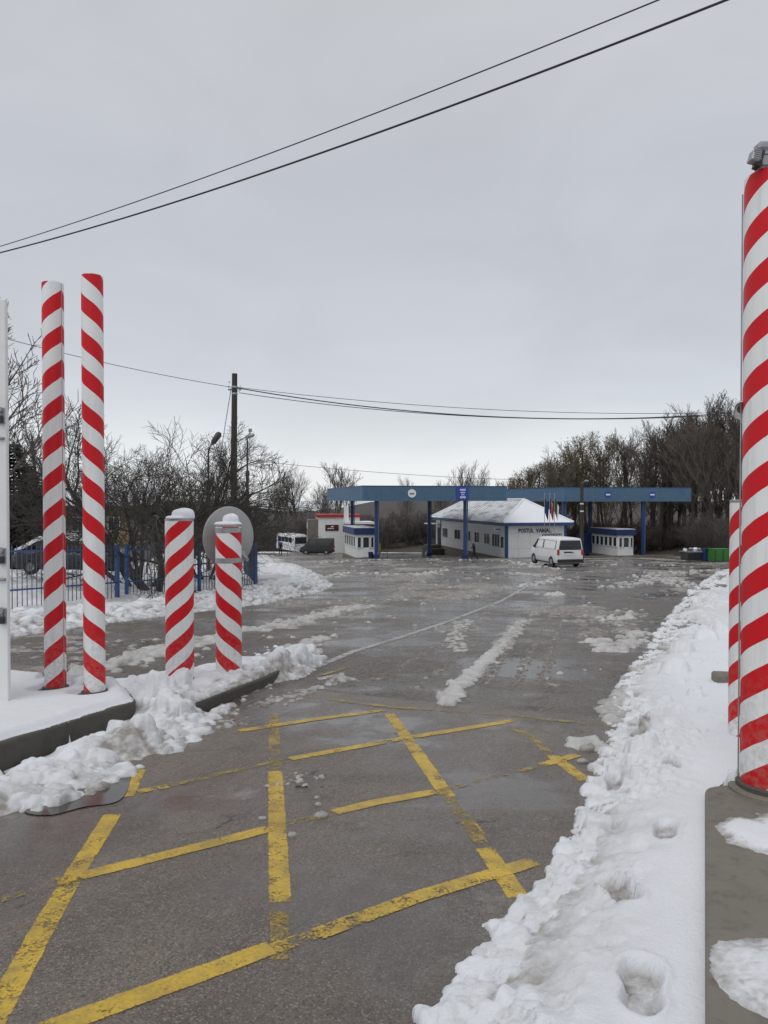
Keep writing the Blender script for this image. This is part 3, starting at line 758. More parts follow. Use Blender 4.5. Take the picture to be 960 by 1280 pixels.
# little ridges left by boots and wheels farther up
for (px, py, r) in [(870, 870, .09), (905, 912, .06), (868, 867, .07), (850, 815, .2), (880, 800, .22), (905, 790, .2), (845, 840, .2), (815, 905, .12), (800, 930, .13)]:
    x, y = onroad(px, py, .12); fr.clump(x, y, r, .8, .2, int(px + py))
def foot(fld, px, py, ang, L=.34, W=.145, depth=.062, rim=.010):
    x, y = onroad(px, py, .13)
    i0, i1 = np.searchsorted(fld.ys, y - .35), np.searchsorted(fld.ys, y + .35)
    X, Y = fld.X[i0:i1] - x, fld.Y[i0:i1] - y; c, s = math.cos(ang), math.sin(ang)
    u, v = X * c + Y * s, -X * s + Y * c
    w = W / 2 * (1 - .22 * np.exp(-((v + .02) / .05) ** 2)) * (1 + .12 * v / L)
    q = (np.abs(u / w) ** 2.4 + np.abs(v / (L / 2)) ** 3.2) ** .4 + (fbm(X * 25 + px, Y * 25, 5) - .5) * .18
    tread = .005 * (np.sin(v * 130) > .1) + .022 * fbm(X * 30, Y * 30, px)
    d_ = depth * (1 - sstep(.70, 1.10, q)) - tread * (1 - sstep(.7, .9, q)) - rim * np.exp(-((q - 1.2) / .16) ** 2)
    fld.H[i0:i1] -= d_
    fld.D[i0:i1] = np.maximum(fld.D[i0:i1], .95 * (1 - sstep(.75, 1.0, q)))
foot(fr, 802, 1236, R(-18)); foot(fr, 773, 1106, R(8), .32, .125); foot(fr, 832, 1040, R(-22), .28, .13, .06); foot(fr, 768, 962, R(-15), .26, .12, .05)
foot(fr, 840, 955, R(5), .2, .1, .03); foot(fr, 806, 905, R(-10), .24, .12, .05); foot(fr, 868, 866, R(-10), .2, .12, .06)
stuff(link('snowbank', fr.build('snowbank', 'snow'))); o = bpy.data.objects['snowbank']; tag(o, 'white snowbank with boot prints along the right side of the road', 'snow')

# left snowfield behind and in front of the blue fence
ys = [9.0]
while ys[-1] < 100: ys.append(ys[-1] + max(.03, .0042 * ys[-1]))
ys = np.array(ys)
fl_ = Field(ys, lambda y: edgeL(y) + .5 + .01 * y, lambda y: np.minimum(edgeL(y) - 14, -.62 * y - 4), 300, 1.7)
nzE = (fbm(fl_.Y * .8, fl_.Y * 0 + 3, 22) - .5) * (.8 + .02 * fl_.Y) + (fbm(fl_.X * 3, fl_.Y * 3, 23) - .5) * .4
s_ = (edgeL(fl_.Y) + nzE - fl_.X) * .9
h = .13 * sstep(-.02, .7, s_) + .09 * sstep(.2, .9, s_) * (1 - sstep(1.5, 2.6, s_)) + .22 * sstep(3, 8, s_) * (1 - sstep(30, 45, fl_.Y))
h += (fbm(fl_.X * 2.6, fl_.Y * 2.6, 26, 5) - .5) * .20 * sstep(0, .4, s_) + (fbm(fl_.X * .5, fl_.Y * .5, 29, 4) - .5) * .25 * sstep(2.2, 5, s_)
h *= 1 - .55 * sstep(34, 60, fl_.Y)
h = np.where(s_ < -.03, -.05, h - .015); fl_.H = h
fl_.D = .3 + .7 * (1 - sstep(.1, 1.6, s_)) + .3 * sstep(.5, .6, fbm(fl_.X * .7, fl_.Y * .7, 31))
cl = []
for i in range(3600):
    y = 9.5 * (6 ** random.random()); a = abs(random.gauss(0, .75)); x = float(edgeL(y)) - a / .9 + .1
    cl.append((x, y, random.choice([.04, .05, .06, .07, .09, .12]) * random.uniform(.7, 1.3) * (1 + .008 * y), a))
cl.sort(key=lambda c: -c[2])
fl_.H0 = fl_.H.copy()
for i, (x, y, r, a) in enumerate(cl): fl_.clump(x, y, r, .6, .38, i, 1.0 * max(0, 1 - a * .6) * random.random())
o = stuff(link('snowfield', fl_.build('snowfield', 'snow'))); tag(o, 'churned snow along and behind the blue fence on the left', 'snow')

# ploughed mound between the gate slab and the road, and round the short posts
ys = np.arange(3.5, 13.2, .0155)
fm = Field(ys, lambda y: np.interp(y, [3.5, 7.5, 13.2], [-3.45, -2.9, -3.2]), lambda y: np.interp(y, [3.5, 5, 8, 10, 13.2], [-1.6, -1.3, -.75, -.3, .2]), 190)
bnd = np.interp(fm.Y, [3.5, 4.31, 4.78, 5.31, 6.24, 6.9, 7.3, 8.5, 9.2, 10.2, 11.0, 12], [-2.4, -2.24, -1.95, -1.82, -1.58, -1.56, -1.62, -1.26, -1.0, -.86, -.97, -1.2])
inn = np.interp(fm.Y, [3.5, 7.6, 8.2, 9.2, 10.2, 11.2, 12], [-9, -9, -3.0, -2.2, -1.7, -1.4, -1.2])
nzE = (fbm(fm.Y * 2.2, fm.Y * 0, 41) - .5) * .3 + (fbm(fm.X * 7, fm.Y * 7, 43) - .5) * .2
s_ = bnd + nzE - fm.X; s2 = fm.X - inn + nzE
kerbx = -2.68 + .34 * (fm.Y - 5.35)
h = .075 * sstep(-.02, .4, s_) * sstep(-.05, .3, s2)
low = np.exp(-((fm.X - kerbx) / .26) ** 2) * (1 - sstep(6.2, 6.7, fm.Y))
h -= .07 * low
def bumpf(cx, cy, rx, ry, hh, rot=0):
    c, s = math.cos(rot), math.sin(rot); X, Y = fm.X - cx, fm.Y - cy
    return hh * np.exp(-(((X * c + Y * s) / rx) ** 2 + ((-X * s + Y * c) / ry) ** 2) ** 1.3)
for b_ in [(-2.30, 5.75, .17, .18, .09), (-1.98, 5.98, .19, .20, .13), (-2.55, 4.75, .3, .4, .03), (-1.93, 6.95, .20, .30, .20), (-2.02, 7.55, .2, .35, .13),
           (-1.75, 8.3, .3, .3, .06), (-1.22, 9.3, .17, .36, .24, R(-15)), (-1.02, 10.1, .18, .45, .13, R(-15)), (-1.6, 9.3, .25, .4, .07), (-2.5, 7.9, .35, .3, .08)]:
    h += bumpf(*b_)
inS = sstep(0, .2, s_) * sstep(0, .25, s2)
isl = (fm.Y > 7.0) & (fm.Y < 9.9) & (fm.X < np.interp(fm.Y, [7, 8.55, 9.5, 9.9], [-1.80, -1.34, -1.16, -1.4]))
h = np.where(isl, np.maximum(h, .135 + .02 * inS), h)
h += (fbm(fm.X * 5, fm.Y * 5, 46, 5) - .5) * .10 * inS
h = np.where((s_ < -.03) | (s2 < -.03), -.05, h - .012); fm.H = h
fm.D = np.clip(1.0 * (1 - sstep(.05, .7, s_)) + .55 * sstep(.45, .6, fbm(fm.X * 3, fm.Y * 3, 48)) - .35 * isl, 0, 1)
cl = []
for i in range(3400):
    y = random.uniform(3.6, 11.8); a = abs(random.gauss(0, .42)); x = float(np.interp(y, [3.5, 4.31, 4.78, 5.31, 6.24, 6.9, 7.3, 8.5, 9.2, 10.2, 11.0, 12], [-2.4, -2.24, -1.95, -1.82, -1.58, -1.56, -1.62, -1.26, -1.0, -.86, -.97, -1.2])) - a + .06
    if a > .95 and y > 9: continue
    if 7.05 < y < 9.1 and abs(x - float(np.interp(y, [7, 8.55, 9.5], [-1.80, -1.34, -1.16]))) < .13: continue
    if x < -2.68 + .34 * (y - 5.35) + .1 and y < 7: continue
    if fbm(np.array(x * 2.5), np.array(y * 2.5), 93, 3) < .46: continue
    cl.append((x, y, random.choice([.016, .02, .022, .028, .035, .05, .08]) * random.uniform(.75, 1.3), a))
cl.sort(key=lambda c: -c[2])
fm.H0 = fm.H.copy()
for i, (x, y, r, a) in enumerate(cl): fm.clump(x, y, r, .7, .42, i, min(1, max(.1, 1 - a * 1.5) * random.uniform(.2, 1)))
fm.H0 = None
# squared-off blocks of packed snow
for (px, py, r, f) in [(150, 930, .11, .9), (92, 925, .10, .7), (178, 932, .10, .9), (205, 893, .15, 1.0), (222, 880, .14, 1.0), (352, 838, .16, 1.0), (368, 835, .17, 1.0), (386, 828, .13, .9), (130, 955, .12, .6)]:
    x, y = onroad(px, py); fm.clump(x, y, r, f, .1, int(px * 3 + py), .25)
o = stuff(link('snow_mound', fm.build('snow_mound', 'snow'))); tag(o, 'dirty ploughed snow heap along the left kerb and around the short posts', 'snow')

# snow lying on the two slabs
def inpoly(poly, X, Y):
    ins = np.zeros(X.shape, bool); n = len(poly); dist = np.full(X.shape, 9.)
    for i in range(n):
        (x0, y0), (x1, y1) = poly[i], poly[(i + 1) % n]
        c = ((y0 > Y) != (y1 > Y)) & (X < (x1 - x0) * (Y - y0) / (y1 - y0 + 1e-12) + x0); ins ^= c
        L2 = (x1 - x0) ** 2 + (y1 - y0) ** 2; t = np.clip(((X - x0) * (x1 - x0) + (Y - y0) * (y1 - y0)) / L2, 0, 1)
        dist = np.minimum(dist, np.hypot(X - x0 - t * (x1 - x0), Y - y0 - t * (y1 - y0)))
    return np.where(ins, dist, -dist)
fs_ = Field(np.arange(4.6, 8.1, .018), lambda y: y * 0 - 4.6, lambda y: y * 0 - 2.0, 150)
d = inpoly(SLAB_L, fs_.X, fs_.Y) + (fbm(fs_.X * 5, fs_.Y * 5, 51) - .5) * .05
h = .2 + .055 * sstep(.03, .12, d) + (fbm(fs_.X * 2, fs_.Y * 2, 52) - .5) * .03
for (cx, cy, r_) in ((-3.10, 7.22, .0975), (-2.655, 7.02, .0955)):
    q = np.hypot(fs_.X - cx + .05, fs_.Y - cy + .05); h -= .06 * (1 - sstep(r_ + .03, r_ + .11, q))
q = sstep(7.25, 7.5, fs_.Y + .3 * (fs_.X + 3.3)); h += .07 * q * sstep(.03, .15, d) * (fbm(fs_.X * 6, fs_.Y * 6, 54) > .45)
fs_.H = np.where(d > .015, h, -.05); fs_.D[:] = .05
o = stuff(link('snow_layer', fs_.build('snow_layer', 'snow', .15))); tag(o, 'smooth snow layer on the concrete slab by the white gate', 'snow')
fs_ = Field(np.arange(.6, 4.8, .014), lambda y: y * 0 + .6, lambda y: y * 0 + 3.4, 200)
d = inpoly(SLAB_R, fs_.X, fs_.Y); nn = (fbm(fs_.X * 9, fs_.Y * 9, 56, 5, .65) - .5) * 2.2
def patch(px, py, rx, ry, hh, z=.2):
    x, y = onroad(px, py, z); q = np.hypot((fs_.X - x) / rx, (fs_.Y - y) / ry) + nn * .22; return hh * (1 - sstep(.3, 1.0, q)) - .004 * sstep(.9, 1.1, q)
h = np.maximum.reduce([patch(955, 1045, .24, .26, .026), patch(1010, 1040, .3, .3, .03), patch(965, 1225, .19, .30, .010), patch(1005, 1230, .2, .3, .012), patch(912, 978, .085, .17, .09), patch(935, 972, .16, .17, .08), patch(1010, 985, .2, .3, .07)])
pd = np.hypot(fs_.X - 2.2, fs_.Y - 4.32); h -= .08 * (1 - sstep(.24, .27, pd)) * (fs_.Y < 4.40)
fs_.D = np.clip(1.15 - sstep(-.004, .016, h + (fbm(fs_.X * 60, fs_.Y * 60, 58, 3) - .5) * .014) * 1.25, 0, 1)
fs_.H = np.where((d > .01) & (h > -.004), .2 + h, -.05)
o = stuff(link('snow_layer', fs_.build('snow_layer', 'snow', .15))); tag(o, 'thin melting snow patches on the bare concrete slab at bottom right', 'snow')

# slush scattered over the road and yard
ys = [5.0]
while ys[-1] < 96: ys.append(ys[-1] + max(.03, .0046 * ys[-1]))
ys = np.array(ys)
fy = Field(ys, lambda y: np.maximum(edgeL(y) - .6, -.55 * y - 2), lambda y: np.minimum(edgeR(y) + .6, .56 * y + 1.5), 430)
fy.H[:] = -.05
c, s = math.cos(R(20)), math.sin(R(20)); U, V = fy.X * c - fy.Y * s, fy.X * s + fy.Y * c
n1 = fbm(U * .55, V * .22, 61, 6, .55); n2 = fbm(fy.X * 3, fy.Y * 3, 62, 4)
far = sstep(9, 30, fy.Y)
n3 = fbm(fy.X * 9, fy.Y * 9, 64, 3)
thrv = .705 - .03 * far - .05 * sstep(58, 80, fy.Y) - .045 * sstep(8, 14, fy.Y) * sstep(.0, -6, edgeR(fy.Y) - fy.X - 5) - .05 * np.exp(-((fy.X - edgeL(fy.Y) - 1) / 3.0) ** 2) * (fy.Y > 12)
fy.H = np.maximum(fy.H, np.minimum(.045, (n1 + .42 * (n2 - .5) + .30 * (n3 - .5) - thrv) * .30))
fy.H = np.where(fy.Y < 8.4, -.05, fy.H); fy.D = .7 + .9 * fbm(fy.X * 1.1, fy.Y * 1.1, 66)
fy.H0 = fy.H.copy()
def ridge(pp, w, h, dirt, dens=1.0, seed=0, jit=.3):
    rnd = random.Random(seed); pts = [Vector(onroad(*p)) for p in pp]; L = sum((pts[i + 1] - pts[i]).length for i in range(len(pts) - 1))
    for k in range(int(L / w * 14 * dens)):
        i = rnd.randrange(len(pts) - 1); ll = [(pts[j + 1] - pts[j]).length for j in range(len(pts) - 1)]; i = rnd.choices(range(len(ll)), ll)[0]
        p = pts[i].lerp(pts[i + 1], rnd.random()); dd = (pts[i + 1] - pts[i]).normalized(); n_ = Vector((-dd.y, dd.x)); p = p + n_ * rnd.gauss(0, w * jit)
        fy.clump(p.x, p.y, h * rnd.uniform(.6, 1.6), .62, .45, k + seed * 13, dirt * rnd.uniform(.3, 1.2))
ridge([(556, 880), (570, 862), (600, 833), (622, 812)], .13, .06, .35, 1.2, 1, .24)
ridge([(300, 905), (270, 892), (330, 880), (372, 862)], .3, .03, 1.2, .9, 32)
ridge([(225, 935), (262, 915), (300, 903)], .2, .03, 1.1, .9, 33)
ridge([(340, 1010), (372, 966), (405, 985), (395, 1012)], .22, .02, 1.0, .8, 31)
ridge([(622, 812), (640, 790), (656, 775)], .22, .06, .7, .8, 2)
ridge([(575, 815), (570, 795), (585, 775)], .3, .05, .7, .5, 3)
ridge([(60, 862), (120, 838), (190, 820), (270, 800)], .35, .09, .55, .9, 4)
ridge([(130, 835), (200, 812), (300, 790), (350, 782), (455, 758)], .45, .09, .6, .7, 5)
ridge([(350, 785), (400, 770), (452, 760)], .5, .10, .6, .6, 6)
ridge([(412, 795), (340, 822), (300, 832)], .3, .08, .6, .6, 7)
ridge([(745, 800), (760, 815), (792, 803), (800, 790)], .35, .08, .45, .7, 8)
ridge([(740, 772), (775, 775), (788, 765)], .6, .08, .4, .6, 9)
ridge([(765, 735), (830, 722), (870, 735)], 1.1, .10, .45, .7, 10)
ridge([(790, 722), (860, 715), (905, 712)], 1.6, .12, .4, .6, 11)
ridge([(772, 905), (760, 890), (790, 855), (812, 832)], .14, .06, .6, 1.0, 12)
ridge([(720, 935), (740, 925), (752, 940)], .14, .055, .35, 1.2, 13)
ridge([(400, 850), (430, 845), (385, 865), (330, 880)], .22, .035, .95, .7, 14)
ridge([(650, 735), (700, 722), (640, 716)], .8, .09, .3, .5, 15)
ridge([(400, 722), (430, 716), (520, 720), (560, 712)], 1.5, .13, .35, .5, 16)
ridge([(400, 704), (470, 700), (540, 699), (640, 702), (700, 712)], 1.8, .15, .25, .35, 17)
ridge([(690, 745), (700, 742)], .3, .09, .3, 1, 18)
ridge([(330, 726), (400, 718)], 1.6, .13, .4, .4, 19)
ridge([(745, 706), (850, 707)], 1.3, .12, .3, .4, 20)
for i_, pp in enumerate(([(640, 862), (672, 800), (690, 770)], [(676, 852), (694, 800), (706, 768)], [(606, 858), (640, 800), (664, 768)], [(470, 850), (560, 800), (620, 770)], [(520, 860), (600, 800)])):
    ridge(pp, .07, .02, 2.4, .45, 40 + i_, .6)
rnd = random.Random(5)
for k in range(550):
    y = 9 * (8 ** rnd.random()); x = rnd.uniform(float(max(edgeL(y), -.5 * y)), float(min(edgeR(y), .5 * y)))
    if fbm(np.array(x * .4), np.array(y * .25), 71) < .5: continue
    fy.clump(x, y, rnd.uniform(.02, .05) * (1 + .05 * y), .55, .3, k, rnd.uniform(.2, .8))
o = stuff(link('slush', fy.build('slush', 'slush', -.004))); tag(o, 'patches and ridges of grey slush scattered over the wet asphalt yard', 'slush')

# loose lumps of snow on the yellow box
def lump(px, py, r, label, seed):
    x, y = onroad(px, py); rnd = random.Random(seed); mb = MB(); n, m = 10, 6
    ph = [rnd.uniform(0, 6) for _ in range(4)]
    for i in range(m + 1):
        la = math.pi * i / m - math.pi / 2
        for k in range(n):
            lo = 2 * math.pi * k / n
            w = r * (1 + .16 * math.sin(2 * lo + ph[0]) + .12 * math.sin(3 * lo + ph[1] + la) + .10 * math.sin(3 * la + ph[2]))
            mb.v.append((w * math.cos(la) * math.cos(lo), w * .9 * math.cos(la) * math.sin(lo), r * .38 + w * .6 * math.sin(la)))
    for i in range(m):
        for k in range(n): mb.f.append((i * n + k, i * n + (k + 1) % n, (i + 1) * n + (k + 1) % n, (i + 1) * n + k)); mb.m.append(0)
    o = mb.build('snow_lump', 'slush', loc=(x, y, g(y) - .01), smooth=180); tag(o, label, 'snow lump'); o.data.attributes.new('dirt', 'FLOAT', 'POINT').data.foreach_set('value', [.75] * len(mb.v)); return o
lump(735, 938, .06, 'biggest loose snow lump on the road beside the right snowbank', 1)
lump(718, 925, .035, 'small round snow lump behind the biggest one by the right snowbank', 2)
lump(728, 952, .035, 'small snow lump in front of the biggest one by the right snowbank', 3)
lump(401, 1020, .036, 'largest slushy lump right of the yellow line, nearest the viewer in its cluster', 4)
lump(398, 1006, .024, 'middle slushy lump right of the yellow line in the muddy patch', 5)
lump(396, 997, .021, 'farthest slushy lump in the muddy patch right of the yellow line', 6)
lump(365, 1044, .026, 'grey slush lump touching the crossing of two yellow lines', 7)
lump(328, 1023, .022, 'flat slush lump just left of the yellow line crossing', 8)

# ------------------------------------------------------------------ blue fence
def fence(name, label, A, B, hgt, step, post_at, rails=(.12, .5, 1.0), barr=.011, lean=0):
    t = thing(name, label, 'fence', (A[0], A[1], 0))
    A, B = Vector(A), Vector(B); L = (B - A).length; d = (B - A) / L
    def P(s, z): q = d * s; return Vector((q.x, q.y, g(A.y + q.y) + z))
    n = int(L / step); proto = None
    for k in range(n + 1):
        p = P(k * step, 0)
        if proto is None:
            mb = MB(); mb.cyl((0, 0, .05), (0, 0, hgt), barr, n=4); mb.tube([(0, 0, hgt), (0, 0, hgt + .05)], [barr, .002], 4)
            proto = mb.mesh('bar', 'bar_dark'); 
        o = link('bar', proto, t, p)
    for z in rails[1:]:
        mb = MB(); q0, q1 = P(0, z * hgt), P(L, z * hgt); mb.cyl(q0, q1, .02, n=4); mb.build('rail', 'blue_fence', t)
    for s_ in post_at:
        mb = MB(); p = P(s_, 0); mb.box((p.x, p.y, p.z + hgt / 2 + .03), (.085, .085, hgt + .06), rz=math.atan2(d.y, d.x), bevel=.006); mb.build('post', 'blue_fence', t)
    return t
FA, FB = (-9.6, 13.8), (-7.25, 20.9); FC = (-4.6, 27.4); FD = (-7.5, 41)
La = (Vector(FB) - Vector(FA)).length; Lb = (Vector(FC) - Vector(FB)).length
fence('blue_fence', 'blue railing fence section behind the tall posts, left of the double post', FA, FB, 1.52, .15, [La - .02], (.1, .35, .93))
FB2 = Vector(FB) + (Vector(FC) - Vector(FB)).normalized() * .32
fence('blue_fence', 'blue railing fence section in front of the bare tree, behind the short posts', tuple(FB2), FC, 1.52, .15, [.02, Lb / 2 - .15, Lb - .34], (.1, .35, .93))
fence('blue_fence', 'blue fence panel seen end-on beside the mirror, running back to the yard', (FC[0] + .02, FC[1] + .12), FD, 1.52, .16, [0.05, 2.2, 4.4, 6.8], (.1, .35, .93), .022)

# ------------------------------------------------------------------ customs yard
YR = R(12.5); ex, ey = Vector((math.cos(YR), math.sin(YR))), Vector((-math.sin(YR), math.cos(YR)))
def yard(o, lx, ly): return Vector(o[:2]) + ex * lx + ey * ly

def corrugated(L, z0, z1, pitch=.24, depth=.035):
    mb = MB(); n = int(L / pitch); xs = []
    for k in range(n):
        x = k * L / n; p = L / n
        xs += [(x, 0), (x + p * .42, 0), (x + p * .5, -depth), (x + p * .92, -depth)]
    xs.append((L, 0))
    for x, y in xs: mb.v += [(x, y, z0), (x, y, z1)]
    for i in range(len(xs) - 1): mb.f.append((2 * i, 2 * i + 2, 2 * i + 3, 2 * i + 1)); mb.m.append(0)
    return mb
def canopy(label, org, W, D, soffit, top, pillars, wide=.29):
    gz = g(org[1]); t = thing('canopy', label, 'canopy', (org[0], org[1], gz), YR); z0, z1 = soffit - gz, top - gz
    corrugated(W, z0, z1).build('front_fascia', 'fascia_blue', t)
    o = corrugated(D, z0, z1).build('side_fascia', 'fascia_blue', t, (0, D, 0), -math.pi / 2)
    o = corrugated(D, z0, z1).build('side_fascia', 'fascia_blue', t, (W, 0, 0), math.pi / 2)
    o = corrugated(W, z0, z1).build('rear_fascia', 'fascia_blue', t, (W, D, 0), math.pi)
    mb = MB(); mb.box((W / 2, D / 2, z0 + .08), (W - .1, D - .1, .1)); mb.build('soffit', 'blue_dark', t)
    mb = MB(); mb.box((W / 2, D / 2, z1 - .25), (W - .1, D - .1, .1)); mb.build('roof_deck', 'galvanised', t)
    mb = MB()
    for a, b in (((0, 0), (W, 0)), ((W, 0), (W, D)), ((W, D), (0, D)), ((0, D), (0, 0))):
        c = ((a[0] + b[0]) / 2, (a[1] + b[1]) / 2, z1 + .03); L = abs(a[0] - b[0]) + abs(a[1] - b[1])
        mb.box(c, (L + .1 if a[1] == b[1] else .12, .12 if a[1] == b[1] else L - .13, .06))
    mb.build('coping', 'blue_trim', t)
    for px_, py_ in pillars:
        w = yard(org, px_, py_); b = g(w.y) - gz
        mb = MB(); mb.box((px_, py_, (b + z0) / 2), (wide, wide, z0 - b), bevel=.02); o = mb.build('pillar', 'blue_trim', t)
        mb = MB(); mb.box((px_, py_, b + .22), (wide + .3, wide + .3, .5), bevel=.06); mb.build('footing', 'blue_dark', o)
        mb = MB(); mb.cyl((px_ + wide / 2 + .09, py_ - .1, b + .45), (px_ + wide / 2 + .09, py_ - .1, z0 + .1), .06, n=10); mb.build('downpipe', 'fascia_blue', o, smooth=40)
    return t
C1 = (-2.14, 76.0)
can1 = canopy('left blue corrugated canopy over the booth, with a white roundel and a square blue sign', C1, 15.2, 24, 1.42, 2.90, [(1.63, 1.2), (11.1, 1.35), (1.63, 15.0), (11.1, 15.0)])
z1 = 2.18 - g(76)
mb = MB(); mb.tube([(5.05, -.09, z1), (5.05, -.04, z1)], .42, 28); d1 = mb.build('roundel_sign', 'sign_white', can1)
for k, (dx, w, hh) in enumerate([(-.2, .09, .16), (-.08, .08, .18), (.04, .1, .14), (.17, .1, .17)]):
    mb = MB(); mb.box((5.05 + dx, -.098, z1 - .03), (w, .008, hh)); mb.build('roundel_mark', 'lettering_blue', d1)
mb = MB(); mb.box((10.35, -.075, z1 + .03), (1.28, .05, 1.34), bevel=.01); d2 = mb.build('square_sign', 'sign_blue', can1)
for zz, w, hh in ((.38, .62, .2), (.1, .5, .14), (-.12, .36, .1), (-.38, .6, .24)):
    mb = MB(); n_ = max(2, int(w / .14))
    for k in range(n_): mb.box((10.38 - w / 2 + (k + .5) * w / n_, -.104, z1 + zz), (w / n_ * .72, .008, hh * (1 if k % 2 else .8)))
    mb.build('sign_symbol', 'sign_white', d2)

C2 = (20.6, 88.0)
can2 = canopy('right blue canopy against the wood, with two small round signs', C2, 16.4, 24, 1.33, 2.94, [(.35, .8), (10.5, .8), (.35, 14), (10.5, 14)], .30)
z2 = 2.13 - g(88)
for lx in (5.5, 11.2):
    mb = MB(); mb.tube([(lx, -.09, z2), (lx, -.04, z2)], .38, 24); d1 = mb.build('round_sign', 'sign_blue', can2)
    mb = MB(); mb.box((lx, -.10, z2), (.56, .008, .17)); mb.build('sign_bar', 'sign_white', d1)

def window(parent, c, w, h, axis, frame='white_sheet', dep=.05, bars=1):
    """axis 'x': faces -y ; axis 'y': faces -x"""
    def B(mb, u, z, su, sz, off, th):
        mb.box((c[0] + u, c[1] - off, c[2] + z) if axis == 'x' else (c[0] - off, c[1] + u, c[2] + z), (su, th, sz) if axis == 'x' else (th, su, sz))
    mb = MB(); t_ = .07
    B(mb, 0, h / 2 - t_ / 2, w, t_, dep / 2, dep + .04); B(mb, 0, -h / 2 + t_ / 2, w, t_, dep / 2, dep + .04)
    for s_ in (-1, 1): B(mb, s_ * (w / 2 - t_ / 2), 0, t_, h - 2 * t_, dep / 2, dep + .04)
    for k in range(bars): B(mb, -w / 2 + (k + 1) * w / (bars + 1), 0, .05, h - 2 * t_, dep / 2, dep + .02)
    f = mb.build('window', frame, parent)
    for k in range(bars + 1):
        mb = MB(); B(mb, -w / 2 + (k + .5) * w / (bars + 1), 0, (w - .1) / (bars + 1) - .04, h - 2 * t_, .012, .02); mb.build('pane', 'glass', f)
    return f

# customs office
bo = (13.2, 83.0); bz = -4.75
bld = thing('customs_office', 'long white customs office with snowy hip roof and blue lettering POSTUL VAMAL', 'building', (bo[0], bo[1], bz), YR)
BW, BD, BH = 7.0, 27.0, 3.58
mb = MB(); mb.box((BW / 2, BD / 2, BH / 2 - .9), (BW - .04, BD - .04, BH + 1.8)); mb.build('wall', 'white_panel', bld)
mb = MB(); mb.box((BW / 2, BD / 2, -1.25), (BW + .12, BD + .12, 2.4)); mb.build('plinth', 'concrete', bld)
rows = [(0, .97), (.97, 2.65), (2.65, BH)]
for c in range(5):
    for z0_, z1_ in rows:
        mb = MB(); mb.box(((c + .5) * BW / 5, -.008, (z0_ + z1_) / 2), (BW / 5 - .025, .03, z1_ - z0_ - .025)); mb.build('wall_panel', 'white_panel', bld)
for c in range(15):
    for z0_, z1_ in rows:
        mb = MB(); mb.box((-.008, (c + .5) * BD / 15, (z0_ + z1_) / 2), (.03, BD / 15 - .03, z1_ - z0_ - .025)); mb.build('wall_panel', 'white_panel', bld)
for (x, y) in ((0, 0), (BW, 0), (0, BD)):
    mb = MB(); mb.box((x + (.08 if x == 0 else -.08), y + (.08 if y == 0 else -.08), BH / 2), (.3, .3, BH), bevel=.01); mb.build('corner_trim', 'blue_trim', bld)
EO = .62; RZ = 2.72; x0, x1, y0, y1 = -EO, BW + EO, -EO, BD + EO; hx = (x1 - x0) / 2
mb = MB(); ze = BH + .12; zt = ze + .02
for a, b in (((x0, y0), (x1, y0)), ((x1, y0), (x1, y1)), ((x1, y1), (x0, y1)), ((x0, y1), (x0, y0))):
    L = abs(a[0] - b[0]) + abs(a[1] - b[1]); hor = a[1] == b[1]
    mb.box(((a[0] + b[0]) / 2, (a[1] + b[1]) / 2, BH + .06), (L + .1 if hor else .1, .1 if hor else L - .11, .34))
mb.build('eave_fascia', 'blue_trim', bld)
mb = MB(); mb.box((BW / 2, BD / 2, BH + .03), (x1 - x0 - .12, y1 - y0 - .12, .06)); mb.build('eave_soffit', 'white_panel', bld)
zb = BH + .24; zr = BH + RZ; rx = BW / 2; ry0, ry1 = y0 + hx * 1.0, y1 - hx * 1.0
mb = MB()
mb.v = [(x0, y0, zb), (x1, y0, zb), (x1, y1, zb), (x0, y1, zb), (rx, ry0, zr), (rx, ry1, zr)]
mb.f = [(0, 4, 5, 3)[::-1], (1, 2, 5, 4), (2, 3, 5), (0, 1, 2, 3)[::-1]]; mb.m = [0] * 4
roof = mb.build('roof', 'roof_snow', bld)
mb = MB(); mb.v = [(x0 - .02, y0 - .02, zb + .02), (x1 + .02, y0 - .02, zb + .02), (rx, ry0, zr + .05), (x0 - .02, y0 - .02, zb - .06), (x1 + .02, y0 - .02, zb - .06)]
mb.f = [(0, 1, 2), (3, 4, 1, 0), (0, 2, 3), (1, 4, 2)]; mb.m = [0] * 4; mb.build('roof_snow_sheet', 'snow', roof)
for a, b in (((x0, y0, zb), (rx, ry0, zr)), ((x1, y0, zb), (rx, ry0, zr)), ((rx, ry0, zr), (rx, ry1, zr)), ((x0, y1, zb), (rx, ry1, zr))):
    mb = MB(); mb.cyl((a[0], a[1], a[2] + .04), (b[0], b[1], b[2] + .05), .13, n=6); mb.build('ridge_cap', 'snow', roof)
for k in range(1, 27):      # standing seams on the long slope
    y = y0 + k * (y1 - y0) / 27; f = min(1, (y - y0) / hx, (y1 - y) / hx)
    mb = MB(); mb.cyl((x0 + .02, y, zb + .03), (x0 + (rx - x0) * f - .05, y, zb + (zr - zb) * f + .01), .03, n=4); mb.build('roof_seam', 'roof_snow', roof)
